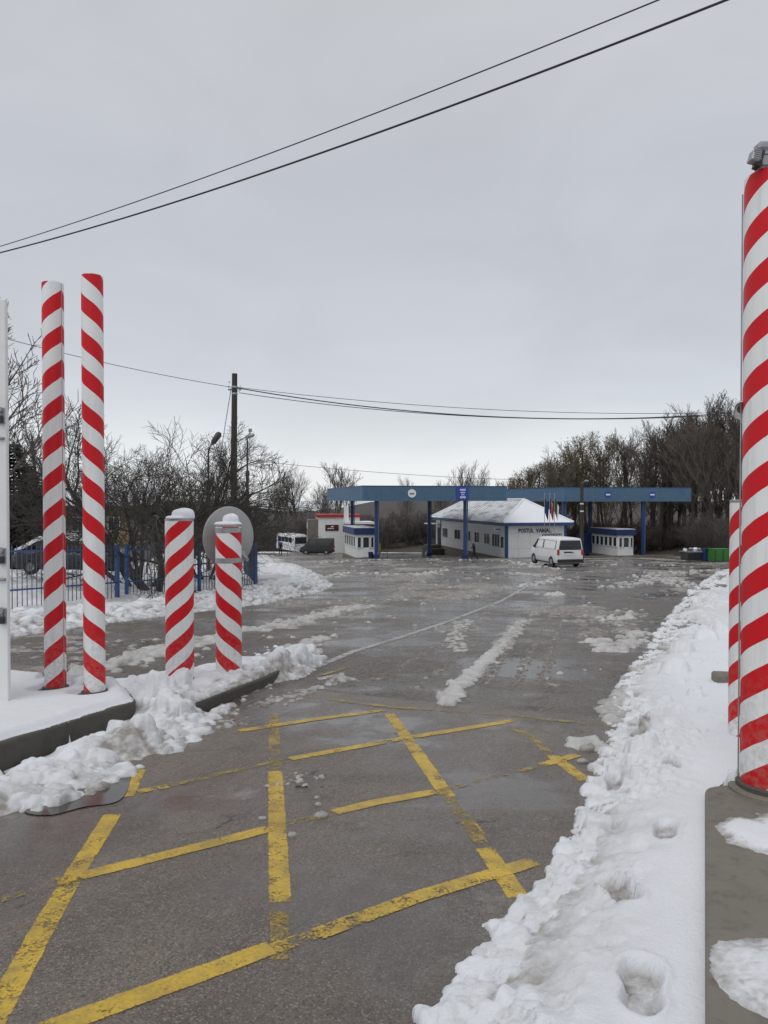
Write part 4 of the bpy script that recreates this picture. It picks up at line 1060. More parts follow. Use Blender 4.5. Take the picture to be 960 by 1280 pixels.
# windows and doors on the long side
for ya, yb, za, zbb, br in ((1.7, 4.1, 1.0, 2.5, 2), (4.85, 6.7, 1.15, 2.45, 1), (8.4, 10.1, 1.15, 2.45, 1), (11.6, 13.1, 1.15, 2.45, 1), (15.6, 18.0, 1.15, 2.45, 1), (21.1, 23.4, 1.15, 2.45, 1)):
    window(bld, (-.03, (ya + yb) / 2, (za + zbb) / 2), yb - ya, zbb - za, 'y', bars=br)
dr = MB(); dr.box((-.05, .95, 1.2), (.06, 1.15, 2.4), bevel=.01); dd = dr.build('door', 'white_sheet', bld)
mb = MB(); mb.box((-.085, .95, 1.65), (.02, .75, 1.2)); mb.build('pane', 'glass', dd); mb = MB(); mb.box((-.1, 1.42, 1.1), (.05, .04, .22)); mb.build('handle', 'galvanised', dd)
dr = MB(); dr.box((-.05, 25.2, 1.2), (.06, 1.3, 2.4), bevel=.01); dd = dr.build('door', 'dark_steel', bld); mb = MB(); mb.box((-.1, 24.7, 1.1), (.05, .04, .2)); mb.build('handle', 'galvanised', dd)
mb = MB(); mb.box((-.45, 1.3, 3.05), (.9, .06, .42)); bb_ = mb.build('door_sign', 'sign_white', bld); mb = MB(); mb.box((-.45, 1.265, 3.05), (.6, .008, .14)); mb.build('sign_strip', 'sign_blue', bb_)
mb = MB(); mb.cyl((-.12, 22.6 + 1.6, 0), (-.12, 24.2, BH), .06, n=8); mb.build('downpipe', 'black_plastic', bld)
mb = MB(); mb.box((-1.0, 25.2, -.45), (1.8, 2.6, .9)); mb.box((-1.0, 23.2, -.9), (1.8, 1.4, .9)); mb.build('loading_ramp', 'concrete_dark', bld)
mb = MB(); mb.box((-.9, 25.2, 2.95), (1.9, 2.4, .12)); mb.build('porch_roof', 'white_panel', bld)
# lettering
def lettering(txt, parent, x, z, size, width, name='lettering', mat='lettering_blue', y=-.03):
    cu = bpy.data.curves.new('txt', 'FONT'); cu.body = txt; cu.size = size; cu.extrude = .012; cu.offset = size * .03; cu.resolution_u = 2
    tmp = bpy.data.objects.new('tmp', cu); COL.objects.link(tmp); bpy.context.view_layer.update()
    me = bpy.data.meshes.new_from_object(tmp.evaluated_get(bpy.context.evaluated_depsgraph_get())); bpy.data.objects.remove(tmp)
    co = np.zeros(len(me.vertices) * 3); me.vertices.foreach_get('co', co); co = co.reshape(-1, 3); w0 = co[:, 0].max() - co[:, 0].min()
    co[:, 0] = (co[:, 0] - co[:, 0].min()) * width / w0
    P = np.stack([co[:, 0], -co[:, 2], co[:, 1]], 1); me.vertices.foreach_set('co', P.ravel()); me.materials.clear(); me.materials.append(MATS[mat]); me.update()
    return link(name, me, parent, (x, y - .012, z))
lettering('POSTUL', bld, 1.42, 2.72, .62, 1.75); lettering('VAMAL', bld, 3.42, 2.72, .62, 1.85); lettering('COSTEŞTI', bld, 4.15, 2.16, .56, 2.3)

# booths
def booth(label, org, W, D, base, h, fh, nwin, annex=False):
    gz = g(org[1]); t = thing('inspection_booth', label, 'booth', (org[0], org[1], gz), YR)
    mb = MB(); mb.box((W / 2, D / 2, base / 2 - .3), (W + .5, D + .6, base + .6)); mb.build('plinth', 'concrete', t)
    mb = MB(); mb.box((W / 2, D / 2, base + h / 2), (W, D, h)); mb.build('wall', 'white_sheet', t)
    mb = MB(); mb.box((W / 2, D / 2, base + h + fh / 2 + .003), (W + .5, D + .5, fh), bevel=.02); mb.build('fascia', 'blue_dark', t)
    mb = MB(); mb.box((W / 2, D / 2, base + h + fh + .03), (W + .3, D + .3, .06)); mb.build('roof_snow_sheet', 'snow', t)
    for k in range(nwin): window(t, (-.02, (k + .5) * D / nwin, base + h * .68), D / nwin * .82, h * .48, 'y', bars=0 if nwin > 4 else 1)
    window(t, (W * .17, -.02, base + h * .66), W * .24, h * .5, 'x', bars=0); window(t, (W * .87, -.02, base + h * .66), W * .2, h * .5, 'x', bars=0)
    dr = MB(); dr.box((W * .53, -.035, base + h * .48), (W * .40, .07, h * .94), bevel=.01); dd = dr.build('door', 'white_sheet', t)
    mb = MB(); mb.box((W * .53, -.078, base + h * .66), (W * .30, .02, h * .44)); mb.build('pane', 'glass', dd); mb = MB(); mb.box((W * .36, -.09, base + 1.0), (.05, .05, .2)); mb.build('handle', 'galvanised', dd)
    return t
booth('small white inspection booth with blue fascia under the left canopy', tuple(at(445, 690, 78.6))[:2], 1.95, 6.6, .12, 2.35, .68, 5)
b2 = booth('white inspection booth with a row of windows under the right canopy', tuple(at(772, 690, 89))[:2], 2.0, 6.2, .1, 2.4, .68, 6)
mb = MB(); mb.box((-.6, 6.9, 1.2), (1.7, 1.0, 2.4)); mb.build('blue_locker', 'blue_trim', b2)
mb = MB(); p = yard(C2, 1.5, .2); mb.box((6.2, .0, .02), (12.8, .35, .28), bevel=.03)
tag(mb.build('traffic_island', 'concrete', loc=(p.x, p.y - .6, g(p.y) - .02), rz=YR), 'low pale kerb along the front of the right canopy', 'kerb')
for lx, lab in ((0, 'blue plastic bin beside the booth door under the left canopy'),):
    p = at(464, 690, 77.9); mb = MB(); mb.lathe([(.2, 0), (.26, .62), (.28, .64), (.28, .68), (.05, .74)], 12); tag(mb.build('litter_bin', 'blue_dark', loc=(p.x - .05, 77.6, g(77.6)), smooth=40), lab, 'bin')
# barrier frame by the pillar
p = at(478, 690, 78.2); t = thing('crowd_barrier', 'low dark metal barrier right of the left canopy pillar', 'barrier', (p.x, 78.2, g(78.2)), YR)
mb = MB(); mb.tube([(-.45, 0, 0), (-.45, 0, .75), (.55, 0, .75), (.55, 0, 0)], .03, 6); mb.build('frame', 'dark_steel', t)
for k in range(6):
    mb = MB(); mb.cyl((-.3 + k * .15, 0, .1), (-.3 + k * .15, 0, .75), .014, n=4); mb.build('bar', 'dark_steel', t)
p = at(473.5, 684, 81); mb = MB(); mb.box((0, 0, .75), (.2, .1, 1.0), bevel=.02); mb.cyl((0, 0, 0), (0, 0, .5), .04, n=6); tag(mb.build('marker_plate', 'yellow_plate', loc=(p.x + .1, 81, g(81) + .3)), 'small yellow marker plate behind the left canopy pillar', 'sign')
p = at(529.5, 690, 91); mb = MB(); mb.box((0, 0, .55), (.35, .3, 1.1), bevel=.03); mb.box((0, 0, 1.12), (.45, .4, .06), bevel=.02); tag(mb.build('grey_cabinet', 'grey_metal', loc=(p.x, 91, g(91)), rz=YR), 'grey cabinet standing left of the back pillar of the left canopy', 'cabinet')

# flags
for i, (px, cols, lab) in enumerate(((680.5, ('flag_blue',), 'dark blue flag hanging on the leftmost of three poles at the customs office'),
                                     (687, ('flag_blue', 'flag_yellow', 'flag_red'), 'blue yellow and red flag hanging on the middle pole at the customs office'),
                                     (693, ('flag_green', 'flag_green', 'sign_white'), 'dull green flag hanging on the rightmost of three poles at the customs office'))):
    p = at(px, 690, 78); gz = g(78); t = thing('flag', lab, 'flag', (p.x, 78, gz)); top = at(px, 621, 78).z - gz
    mb = MB(); mb.cyl((0, 0, 0), (0, 0, top + .25), .028, n=6); mb.tube([(0, 0, top + .25), (0, 0, top + .4)], [.045, .005], 6); mb.build('pole', 'galvanised', t)
    n = 10; w = 1.15
    for k, cname in enumerate(cols):
        mb = MB(); a0, a1 = k / len(cols), (k + 1) / len(cols)
        for j in range(7):
            for s_ in range(2):
                a = a0 + (a1 - a0) * s_; z = top - .1 - 1.5 * j / 6 - a * .9
                x = .03 + a * .42 * (1 - .25 * j / 6); y = .09 * math.sin(a * 9 + j * .5)
                mb.v.append((x, y, z))
        for j in range(6): mb.f.append((2 * j, 2 * j + 1, 2 * j + 3, 2 * j + 2)); mb.m.append(0)
        mb.build('cloth', cname, t, smooth=180)

# ------------------------------------------------------------------ vehicles
def wheel(parent, x, y, r, w, axis='x'):
    mb = MB(); s_ = 1 if x > 0 else -1
    mb.tube([(x - w / 2, y, r), (x - w / 2 + .03, y, r), (x + w / 2 - .03, y, r), (x + w / 2, y, r)], [r * .92, r, r, r * .92], 22); wh = mb.build('wheel', 'rubber', parent, smooth=40)
    mb = MB(); mb.tube([(x + s_ * (w / 2 - .02), y, r), (x + s_ * (w / 2 + .012), y, r)], [r * .62, r * .56], 16); mb.build('rim', 'galvanised', wh, smooth=40)
    return wh
def loft(sections, mb, mi=0):
    n = len(sections[0]); b = len(mb.v)
    for s_ in sections: mb.v += s_
    for i in range(len(sections) - 1):
        for k in range(n): mb.f.append((b + i * n + k, b + i * n + (k + 1) % n, b + (i + 1) * n + (k + 1) % n, b + (i + 1) * n + k)); mb.m.append(mi)
    mb.f.append(tuple(b + k for k in range(n))[::-1]); mb.m.append(mi); e = b + (len(sections) - 1) * n
    mb.f.append(tuple(e + k for k in range(n))); mb.m.append(mi)
def van(label, loc, rz, paint_='car_white', name='white_van', Lv=4.9, Wv=1.9, Hv=1.95, glassy=True):
    """front towards +y, rear at y=0, origin on the ground under the rear edge"""
    t = thing(name, label, 'van', loc, rz); hw = Wv / 2
    def sec(y, zb, zs, zr_, wb, wr):
        r = []
        for x, z in ((-wb * .94, zb), (-wb, zb + .12), (-wb, (zb + zs) / 2), (-wb * .985, zs), (-wr, zr_ - .13), (-wr * .93, zr_ - .03), (-wr * .7, zr_), (wr * .7, zr_), (wr * .93, zr_ - .03), (wr, zr_ - .13), (wb * .985, zs), (wb, (zb + zs) / 2), (wb, zb + .12), (wb * .94, zb)): r.append((x, y, z))
        return r[::-1]
    mb = MB(); b = .26
    loft([sec(.0, b + .12, 1.15, Hv - .10, hw * .95, hw * .80), sec(.06, b, 1.15, Hv - .03, hw * .985, hw * .845), sec(.5, b, 1.15, Hv, hw, hw * .86), sec(2.6, b, 1.15, Hv, hw, hw * .86), sec(3.3, b, 1.13, Hv - .05, hw, hw * .85),
          sec(3.55, b, 1.12, Hv - .14, hw, hw * .84), sec(4.2, b, 1.10, 1.36, hw, hw * .86), sec(4.45, b, 1.04, 1.14, hw * .98, hw * .9), sec(4.78, b + .02, .85, .98, hw * .93, hw * .86), sec(Lv, b + .1, .6, .78, hw * .80, hw * .74)], mb)
    mb.build('body', paint_, t, smooth=32)
    # tailgate glass, side glass, windscreen as panes just proud of the body
    def pane(pts, nm='window', mat='glass', th=.012):
        mb = MB(); pts = [Vector(p) for p in pts]; nn = (pts[1] - pts[0]).cross(pts[2] - pts[0]).normalized()
        k = len(pts); mb.v = [tuple(p + nn * th) for p in pts] + [tuple(p - nn * .03) for p in pts]
        mb.f = [tuple(range(k))] + [(i, k + i, k + (i + 1) % k, (i + 1) % k) for i in range(k)]; mb.m = [0] * (k + 1)
        return mb.build(nm, mat, t)
    wr = hw * .8
    pane([(-.80 * hw, -.004, 1.16), (.80 * hw, -.004, 1.16), (.84 * hw, -.004, 1.24), (.74 * hw, -.004, Hv - .17), (-.74 * hw, -.004, Hv - .17), (-.84 * hw, -.004, 1.24)], 'rear_window', th=.012)
    for s_ in (-1, 1):
        def side(y0_, y1_, slant=0):
            xl, xh = hw * .982, hw * .872
            pts = [(s_ * xl, y0_, 1.18), (s_ * xl, y1_ + slant, 1.18), (s_ * xh, y1_, Hv - .20), (s_ * xh, y0_, Hv - .20)]
            if s_ < 0: pts = pts[::-1]
            pane([(p[0] + s_ * .004, p[1], p[2]) for p in (pts[::-1])], 'side_window', th=.02)
        side(.32, 2.25); side(2.36, 3.42, .5)
        mb = MB(); mb.box((s_ * (hw + .10), 3.55, 1.22), (.18, .12, .2), bevel=.03); mb.build('wing_mirror', 'black_plastic', t)
        mb = MB(); mb.box((s_ * hw * .90, .0, 1.0), (.15, .1, .36), bevel=.02); mb.build('tail_light', 'red_lamp', t)
        wheel(t, s_ * (hw - .11), .95, .32, .22); wheel(t, s_ * (hw - .11), 3.95, .32, .22)
        for yy in (.95, 3.95):
            mb = MB(); mb.tube([(s_ * (hw - .18), yy, .32), (s_ * (hw + .004), yy, .32)], .375, 20); mb.build('wheel_arch', 'black_plastic', t, smooth=40)
        mb = MB(); mb.box((s_ * (hw + .005), 2.3, .62), (.02, 2.2, .05), bevel=.006); mb.build('side_moulding', paint_, t)
    pane([(-.78 * hw, 4.18, 1.36), (-.74 * hw, 3.58, Hv - .17), (.74 * hw, 3.58, Hv - .17), (.78 * hw, 4.18, 1.36)], 'windscreen', th=.02)
    mb = MB(); mb.box((0, .02, .42), (Wv * .96, .22, .22), bevel=.04); mb.build('rear_bumper', 'black_plastic', t)
    mb = MB(); mb.box((-.15, -.012, .99), (.58, .05, .10), bevel=.01); mb.build('plate_recess', 'black_plastic', t)
    mb = MB(); mb.box((-.15, -.02, .88), (.52, .02, .11)); mb.build('number_plate', 'sign_white', t)
    mb = MB(); mb.tube([(0, -.01, 1.17), (.0, -.03, 1.20), (-.34, -.02, 1.34)], .012, 5); mb.build('rear_wiper', 'black_plastic', t)
    mb = MB(); mb.tube([(.22, -.03, .97), (.22, .0, .97)], .05, 14); mb.build('badge', 'galvanised', t)
    mb = MB(); mb.box((0, 2.4, .25), (Wv * .8, 4.2, .2)); mb.build('underbody', 'black_plastic', t)
    return t
vp = onroad(715, 709); van('white passenger van parked in front of the customs office, rear towards us', (vp[0] - .12, vp[1], g(vp[1])), R(11.5))

# coach, dark van and snowed-in car far left
def coach(label, px, Y, rz):
    p = at(px, 690, Y); t = thing('coach', label, 'bus', (p.x, Y, g(Y)), rz); W, L, Hh = 2.5, 8.5, 3.0; hw = W / 2
    def sec(y, a, zr_): return [(x, y, z) for x, z in ((-hw * a, .35), (-hw * a, 1.5), (-hw * a * .96, zr_ - .2), (-hw * a * .8, zr_), (hw * a * .8, zr_), (hw * a * .96, zr_ - .2), (hw * a, 1.5), (hw * a, .35))]
    mb = MB(); loft([sec(0, .9, Hh - .5), sec(.25, .98, Hh - .1), sec(1, 1, Hh), sec(L - .8, 1, Hh), sec(L - .1, .97, Hh - .15), sec(L, .92, Hh - .3)], mb); mb.build('body', 'car_white', t, smooth=35)
    mb = MB(); mb.box((0, .06, 2.0), (W * .84, .22, 1.15), bevel=.1); mb.build('windscreen', 'glass', t)
    for s_ in (-1, 1):
        for k in range(4):
            mb = MB(); mb.box((s_ * hw * .985, 1.6 + k * 1.65, 2.05), (.06, 1.5, .85), bevel=.02); mb.build('side_window', 'glass', t)
        wheel(t, s_ * (hw - .14), 1.7, .46, .26); wheel(t, s_ * (hw - .14), L - 2.2, .46, .26)
        mb = MB(); mb.box((s_ * hw * .7, .1, .85), (.4, .1, .22), bevel=.03); mb.build('headlight', 'galvanised', t)
        mb = MB(); mb.box((s_ * (hw + .12), -.1, 2.3), (.12, .16, .4), bevel=.03); mb.build('wing_mirror', 'black_plastic', t)
    mb = MB(); mb.box((-hw * 1.0, 6.2, 1.1), (.05, 2.0, .8)); mb.build('side_graphic', 'sign_blue', t)
    mb = MB(); mb.box((0, -.02, .45), (W * .95, .2, .3), bevel=.05); mb.build('bumper', 'car_white', t)
    return t
coach('white coach parked far away left of the red-trimmed building', 376, 126, R(28))
van('dark panel van with a red tail light parked below the red-trimmed building', (at(417, 690, 112).x, 112, g(112)), R(86), 'dark_steel', 'dark_van', 4.9, 1.9, 2.35)

# red-trimmed two-storey building
kz = 122; p = at(398, 690, kz); t = thing('white_building', 'white flat-roofed building with red roof edge and dark sign board, far left', 'building', (p.x, kz, g(kz)), R(8))
hb = at(406, 646, kz).z - g(kz); W = 6.6
mb = MB(); mb.box((W / 2, 4, hb / 2), (W, 8, hb)); mb.build('wall', 'white_panel', t)
mb = MB(); mb.box((W / 2, 4, hb + .12), (W + .5, 8.5, .42)); mb.build('roof_edge', 'red_trim', t)
mb = MB(); mb.box((-.8, 3, hb * .46), (1.6, 5.5, hb * .92)); mb.build('side_wing', 'grey_wall', t)
mb = MB(); mb.box((2.15, -.05, hb - 1.75), (2.1, .1, .95)); sg = mb.build('sign_board', 'maroon', t)
mb = MB()
for k, w in enumerate((.22, .16, .2, .14, .2)): mb.box((1.55 + k * .2, -.108, hb - 1.86), (w * .8, .012, .16))
mb.box((2.2, -.108, hb - 1.55), (.4, .012, .16)); mb.build('sign_marks', 'sign_white', sg)
for x in (.5, 4.9): window(t, (x + .3, -.02, 1.9), 1.0, 1.1, 'x', bars=0)
for z in (1.6, hb - 1.6): window(t, (-1.62, 3.2, z), 1.1, 1.2, 'y', bars=0)
# grey block behind the booth
kz = 118; p = at(444, 690, kz); t = thing('grey_store', 'low grey building with a pale roof edge behind the small booth', 'building', (p.x - .8, kz, g(kz)), R(8))
hb = at(444, 655, kz).z - g(kz)
mb = MB(); mb.box((1.6, 3, hb / 2), (3.4, 6, hb)); mb.build('wall', 'grey_wall', t)
mb = MB(); mb.box((1.6, 3, hb + .14), (4.4, 6.6, .32)); mb.build('roof', 'white_panel', t)
mb = MB(); mb.box((-.3, 3, hb + 1.5), (.7, .7, 2.6)); mb.build('chimney', 'white_panel', t)
for x in (.9, 2.4): window(t, (x, -.02, hb - 1.0), .9, 1.1, 'x', bars=1)

# snow-covered car behind the fence
cz = 31; p = at(92, 690, cz); t = thing('parked_car', 'dark car buried in snow behind the blue fence on the left', 'car', (p.x, cz, g(cz) + .40), R(86))
def csec(y, w, zb, zt): return [(x, y, z) for x, z in ((-w * .9, zb), (-w, zb + .15), (-w, zt - .18), (-w * .86, zt), (w * .86, zt), (w, zt - .18), (w, zb + .15), (w * .9, zb))]
mb = MB(); loft([csec(-2.1, .7, .3, .72), csec(-1.95, .82, .22, .85), csec(-1.0, .86, .2, .92), csec(1.6, .86, .2, .95), csec(2.05, .78, .25, .88), csec(2.15, .7, .35, .8)], mb); mb.build('body', 'car_dark', t, smooth=35)
mb = MB(); loft([csec(-1.5, .76, .8, .93), csec(-.75, .70, .85, 1.38), csec(.3, .70, .85, 1.43), csec(1.2, .70, .85, 1.36), csec(1.95, .74, .8, .93)], mb); mb.build('cabin', 'glass', t, smooth=35)
for s_ in (-1, 1):
    for y in (-1.25, 1.35): wheel(t, s_ * .76, y, .3, .2)
    mb = MB(); mb.box((s_ * .55, 2.14, .68), (.3, .06, .14), bevel=.02); mb.build('headlight', 'galvanised', t)
mb = MB(); loft([csec(-1.55, .66, .93, 1.0), csec(-.8, .70, 1.3, 1.5), csec(.3, .72, 1.36, 1.58), csec(1.15, .70, 1.3, 1.5), csec(1.95, .72, .9, 1.05), csec(2.1, .68, .85, .97)], mb); mb.build('snow_cover', 'snow', t, smooth=60)

# dump containers on the right
gz_ = at(899, 706, 66); t = thing('green_container', 'bright green slatted waste container at the far right edge of the yard', 'container', (gz_.x, 66, g(66)), YR)
mb = MB(); mb.box((0, 0, .58), (1.55, 1.0, 1.0), bevel=.03); mb.build('body', 'green_paint', t)
for k in range(5):
    mb = MB(); mb.box((0, -.515, .2 + k * .19), (1.5, .03, .13)); mb.build('slat', 'green_paint', t)
for x in (-.75, 0, .75):
    mb = MB(); mb.box((x, -.53, .55), (.06, .06, 1.1)); mb.build('post', 'dark_steel', t)
mb = MB(); mb.box((0, 0, 1.11), (1.62, 1.06, .06), bevel=.02); mb.build('lid', 'green_paint', t)
gz_ = at(866, 706, 67); t = thing('grey_skip', 'low grey skip with junk beside the green container', 'skip', (gz_.x, 67, g(67)), YR)
mb = MB(); mb.extrude_x([(-.5, .12), (.5, .12), (.65, .85), (-.65, .85)], -.85, .85); mb.build('body', 'dark_steel', t)
mb = MB(); mb.box((0, 0, .87), (1.8, 1.4, .07)); mb.build('rim', 'grey_metal', t)
for k in range(7):
    mb = MB(); mb.box((-.7 + k * .22, random.uniform(-.3, .3), .95 + random.uniform(0, .1)), (.3, .3, .2), rz=random.random() * 3, rx=random.random()); mb.build('junk', random.choice(['grey_metal', 'snow', 'galvanised']), t)
for px, lab in ((881, 'blue bin standing between the grey skip and the green container'), (913, 'blue bin standing right of the green container, by the striped post')):
    q = at(px, 706, 66.5); mb = MB(); mb.box((0, 0, .55), (.42, .42, 1.0), bevel=.04); mb.box((0, 0, 1.08), (.46, .46, .08), bevel=.02); tag(mb.build('blue_bin', 'blue_dark', loc=(q.x, 66.5, g(66.5)), rz=YR), lab, 'bin')

# low house behind the bare tree, left
hz = 62; p = at(128, 690, hz); t = thing('small_house', 'small house with a yellow wall and snowy roof behind the bare tree', 'house', (p.x, hz, g(hz)), R(4))
hb = at(128, 632, hz).z - g(hz)
mb = MB(); mb.box((0, 3, hb / 2), (6.0, 6, hb)); mb.build('wall', 'grey_wall', t)
mb = MB(); mb.box((.95, -.02, hb / 2), (2.3, .06, hb - .05)); mb.build('yellow_wall', 'yellow_wall', t)
window(t, (.95, -.05, hb - 1.5), 1.0, 1.2, 'x', bars=1); window(t, (-1.9, -.02, hb - 1.5), 1.0, 1.2, 'x', bars=1)
mb = MB(); mb.v = [(-3.5, -.5, hb), (3.5, -.5, hb), (3.5, 6.5, hb), (-3.5, 6.5, hb), (-3.5, 3, hb + 1.7), (3.5, 3, hb + 1.7)]; mb.f = [(0, 1, 5, 4), (2, 3, 4, 5), (0, 4, 3), (1, 2, 5), (3, 2, 1, 0)]; mb.m = [0] * 5; mb.build('roof', 'snow', t)

# ------------------------------------------------------------------ poles, lamps, wires
PY = 37; pt = at(293.3, 467, PY); pb = at(291, 700, PY)
up = thing('utility_pole', 'tall dark wooden utility pole rising above the bare tree', 'pole', (pb.x, PY, g(PY)))
zt = pt.z - g(PY); dx = pt.x - pb.x
mb = MB(); mb.tube([(0, 0, -.3), (dx, 0, zt)], [.185, .13], 12); mb.build('shaft', 'wood_pole', up, smooth=40)
za = at(293, 487, PY).z - g(PY)
mb = MB(); mb.box((dx, 0, za), (.62, .1, .07)); mb.build('cross_arm', 'grey_metal', up)
for k, (ox, oz) in enumerate(((-.28, .08), (.28, .08), (-.25, .30), (.2, -.12))):
    mb = MB(); mb.lathe([(.02, 0), (.05, .03), (.04, .07), (.05, .1), (.01, .13)], 8, c=(dx + ox, -.06, za + oz)); mb.build('insulator', 'sign_white', up)
for z in (za + .12, za - .2):
    mb = MB(); mb.lathe([(.142, -.04), (.148, -.03), (.148, .03), (.142, .04)], 12, c=(dx, 0, z)); mb.build('band', 'galvanised', up)
q0, q1, q2 = at(296, 553, PY), at(306, 547, PY - .3), at(318, 543, PY - .4); o_ = Vector((pb.x, PY, g(PY)))
mb = MB(); mb.tube([q0 - o_, q1 - o_], .03, 6); mb.build('lamp_arm', 'galvanised', up)
mb = MB(); mb.tube([q1 - o_, (q1.lerp(q2, .3)) - o_, (q1.lerp(q2, .85)) - o_, q2 - o_], [.04, .10, .10, .04], 10); mb.build('lamp_head', 'galvanised', up, smooth=50)
mb = MB(); f = at(289, 485, PY) - o_; e_ = at(253, 640, PY - 2) - o_; mb.tube([f, f.lerp(e_, .5) + Vector((.15, 0, -.3)), e_], .016, 5); mb.build('drop_cable', 'cable', up)
# street lamps
def street_lamp(label, px, ytop, Y, headpx, headpy, flood=False):
    b = at(px, 700, Y); t = thing('street_lamp', label, 'lamp', (b.x, Y, g(Y))); top = at(px + .5, ytop, Y).z - g(Y)
    mb = MB(); mb.tube([(0, 0, 0), (0, 0, top * .72), (0, 0, top * .73), (0, 0, top)], [.1, .085, .055, .04], 10); mb.build('shaft', 'wood_pole', t, smooth=40)
    mb = MB(); mb.lathe([(.09, 0), (.12, .05), (.12, .3), (.09, .35)], 10, c=(0, 0, top * .7)); mb.build('collar', 'dark_steel', t)
    h = at(headpx, headpy, Y) - Vector((b.x, Y, g(Y)))
    if flood:
        mb = MB(); mb.box((h.x, -.05, h.z), (.19, .14, .19), bevel=.02); mb.build('floodlight', 'grey_metal', t)
        mb = MB(); mb.tube([(0, 0, top), (h.x, 0, h.z - .1)], .03, 6); mb.build('arm', 'dark_steel', t)
    else:
        d = Vector((h.x, 0, h.z - top)).normalized()
        mb = MB(); mb.tube([(0, 0, top), h - d * .3], .03, 6); mb.build('arm', 'dark_steel', t)
        mb = MB(); mb.tube([h - d * .38, h - d * .25, h + d * .25, h + d * .38], [.06, .14, .17, .08], 10); mb.build('lamp_head', 'dark_steel', t, smooth=50)
    return t
street_lamp('slim dark lamp post with a square floodlight right of the utility pole', 309.5, 545, 44, 313, 538, True)
street_lamp('dark street lamp with angled head left of the utility pole among the branches', 261, 562, 40, 270, 548)
lpb = at(727, 700, 62); lp = thing('lamp_pole', 'dark lamp pole in front of the right canopy behind the white van', 'lamp', (lpb.x, 62, g(62)))
top = at(727, 605, 62).z - g(62)
mb = MB(); mb.tube([(0, 0, 0), (0, 0, top)], [.17, .12], 10); mb.build('shaft', 'wood_pole', lp, smooth=40)
mb = MB(); mb.tube([(0, 0, top - .05), (0, -.2, top + .15), (.12, -.6, top + .2)], .03, 6); mb.build('arm', 'galvanised', lp)
mb = MB(); mb.tube([(.1, -.5, top + .19), (.13, -.65, top + .21), (.22, -1.1, top + .23)], [.05, .12, .05], 10); mb.build('lamp_head', 'galvanised', lp, smooth=50)
for z in (top - 1.6, top - 2.2):
    mb = MB(); mb.lathe([(.14, -.05), (.155, -.04), (.155, .04), (.14, .05)], 10, c=(0, 0, z)); mb.build('band', 'sign_white', lp)

def wire(label, pts, sag, r=.012, n=24, group=None):
    a, b = Vector(pts[0]), Vector(pts[1]); mb = MB(); P = [a.lerp(b, k / n) - Vector((0, 0, sag * 4 * (k / n) * (1 - k / n))) for k in range(n + 1)]
    mb.tube(P, r, 5, False); return tag(mb.build('overhead_cable', 'cable', smooth=180), label, 'cable')
def through(p0, p1, ext0, ext1):
    d = p1 - p0; return (p0 - d * ext0, p1 + d * ext1)
def wire3(label, p0, p1, e0, e1, sag, r):
    T = 1 + e0 + e1; u0, u1 = e0 / T, (e0 + 1) / T
    p0 = p0 + Vector((0, 0, 4 * sag * u0 * (1 - u0))); p1 = p1 + Vector((0, 0, 4 * sag * u1 * (1 - u1)))
    return wire(label, through(p0, p1, e0, e1), sag, r, 48)
wire3('upper, thinner of the two cables crossing the top of the sky', at(0, 308, 14.5), at(823, 0, 7.6), .35, .5, .38, .008)
wire3('lower, thicker sagging cable crossing the top of the sky', at(0, 316, 14.5), at(908, 0, 7.4), .3, .45, .5, .013)
a = (at(290, 484, PY), at(-60, 405, 29)); wire('cable running from the utility pole to the upper left behind the striped posts', a, .18, .013)
pR = Vector((20.5, 33, at(960, 506, 37).z))
wire('thin topmost cable running right from the utility pole', (at(296, 484, PY), at(1000, 512, 40)), .62, .013, 30)
wire('thick middle cable bundle running right from the utility pole', (at(297, 485, PY), at(1000, 508, 38)), 1.0, .026, 30)
wire('lowest cable running right from the utility pole', (at(299, 491, PY), at(1000, 512, 36)), .80, .017, 30)
wire('faint far cable crossing the pale sky above the left canopy', (at(300, 574, 110), at(660, 600, 130)), .5, .03, 16)

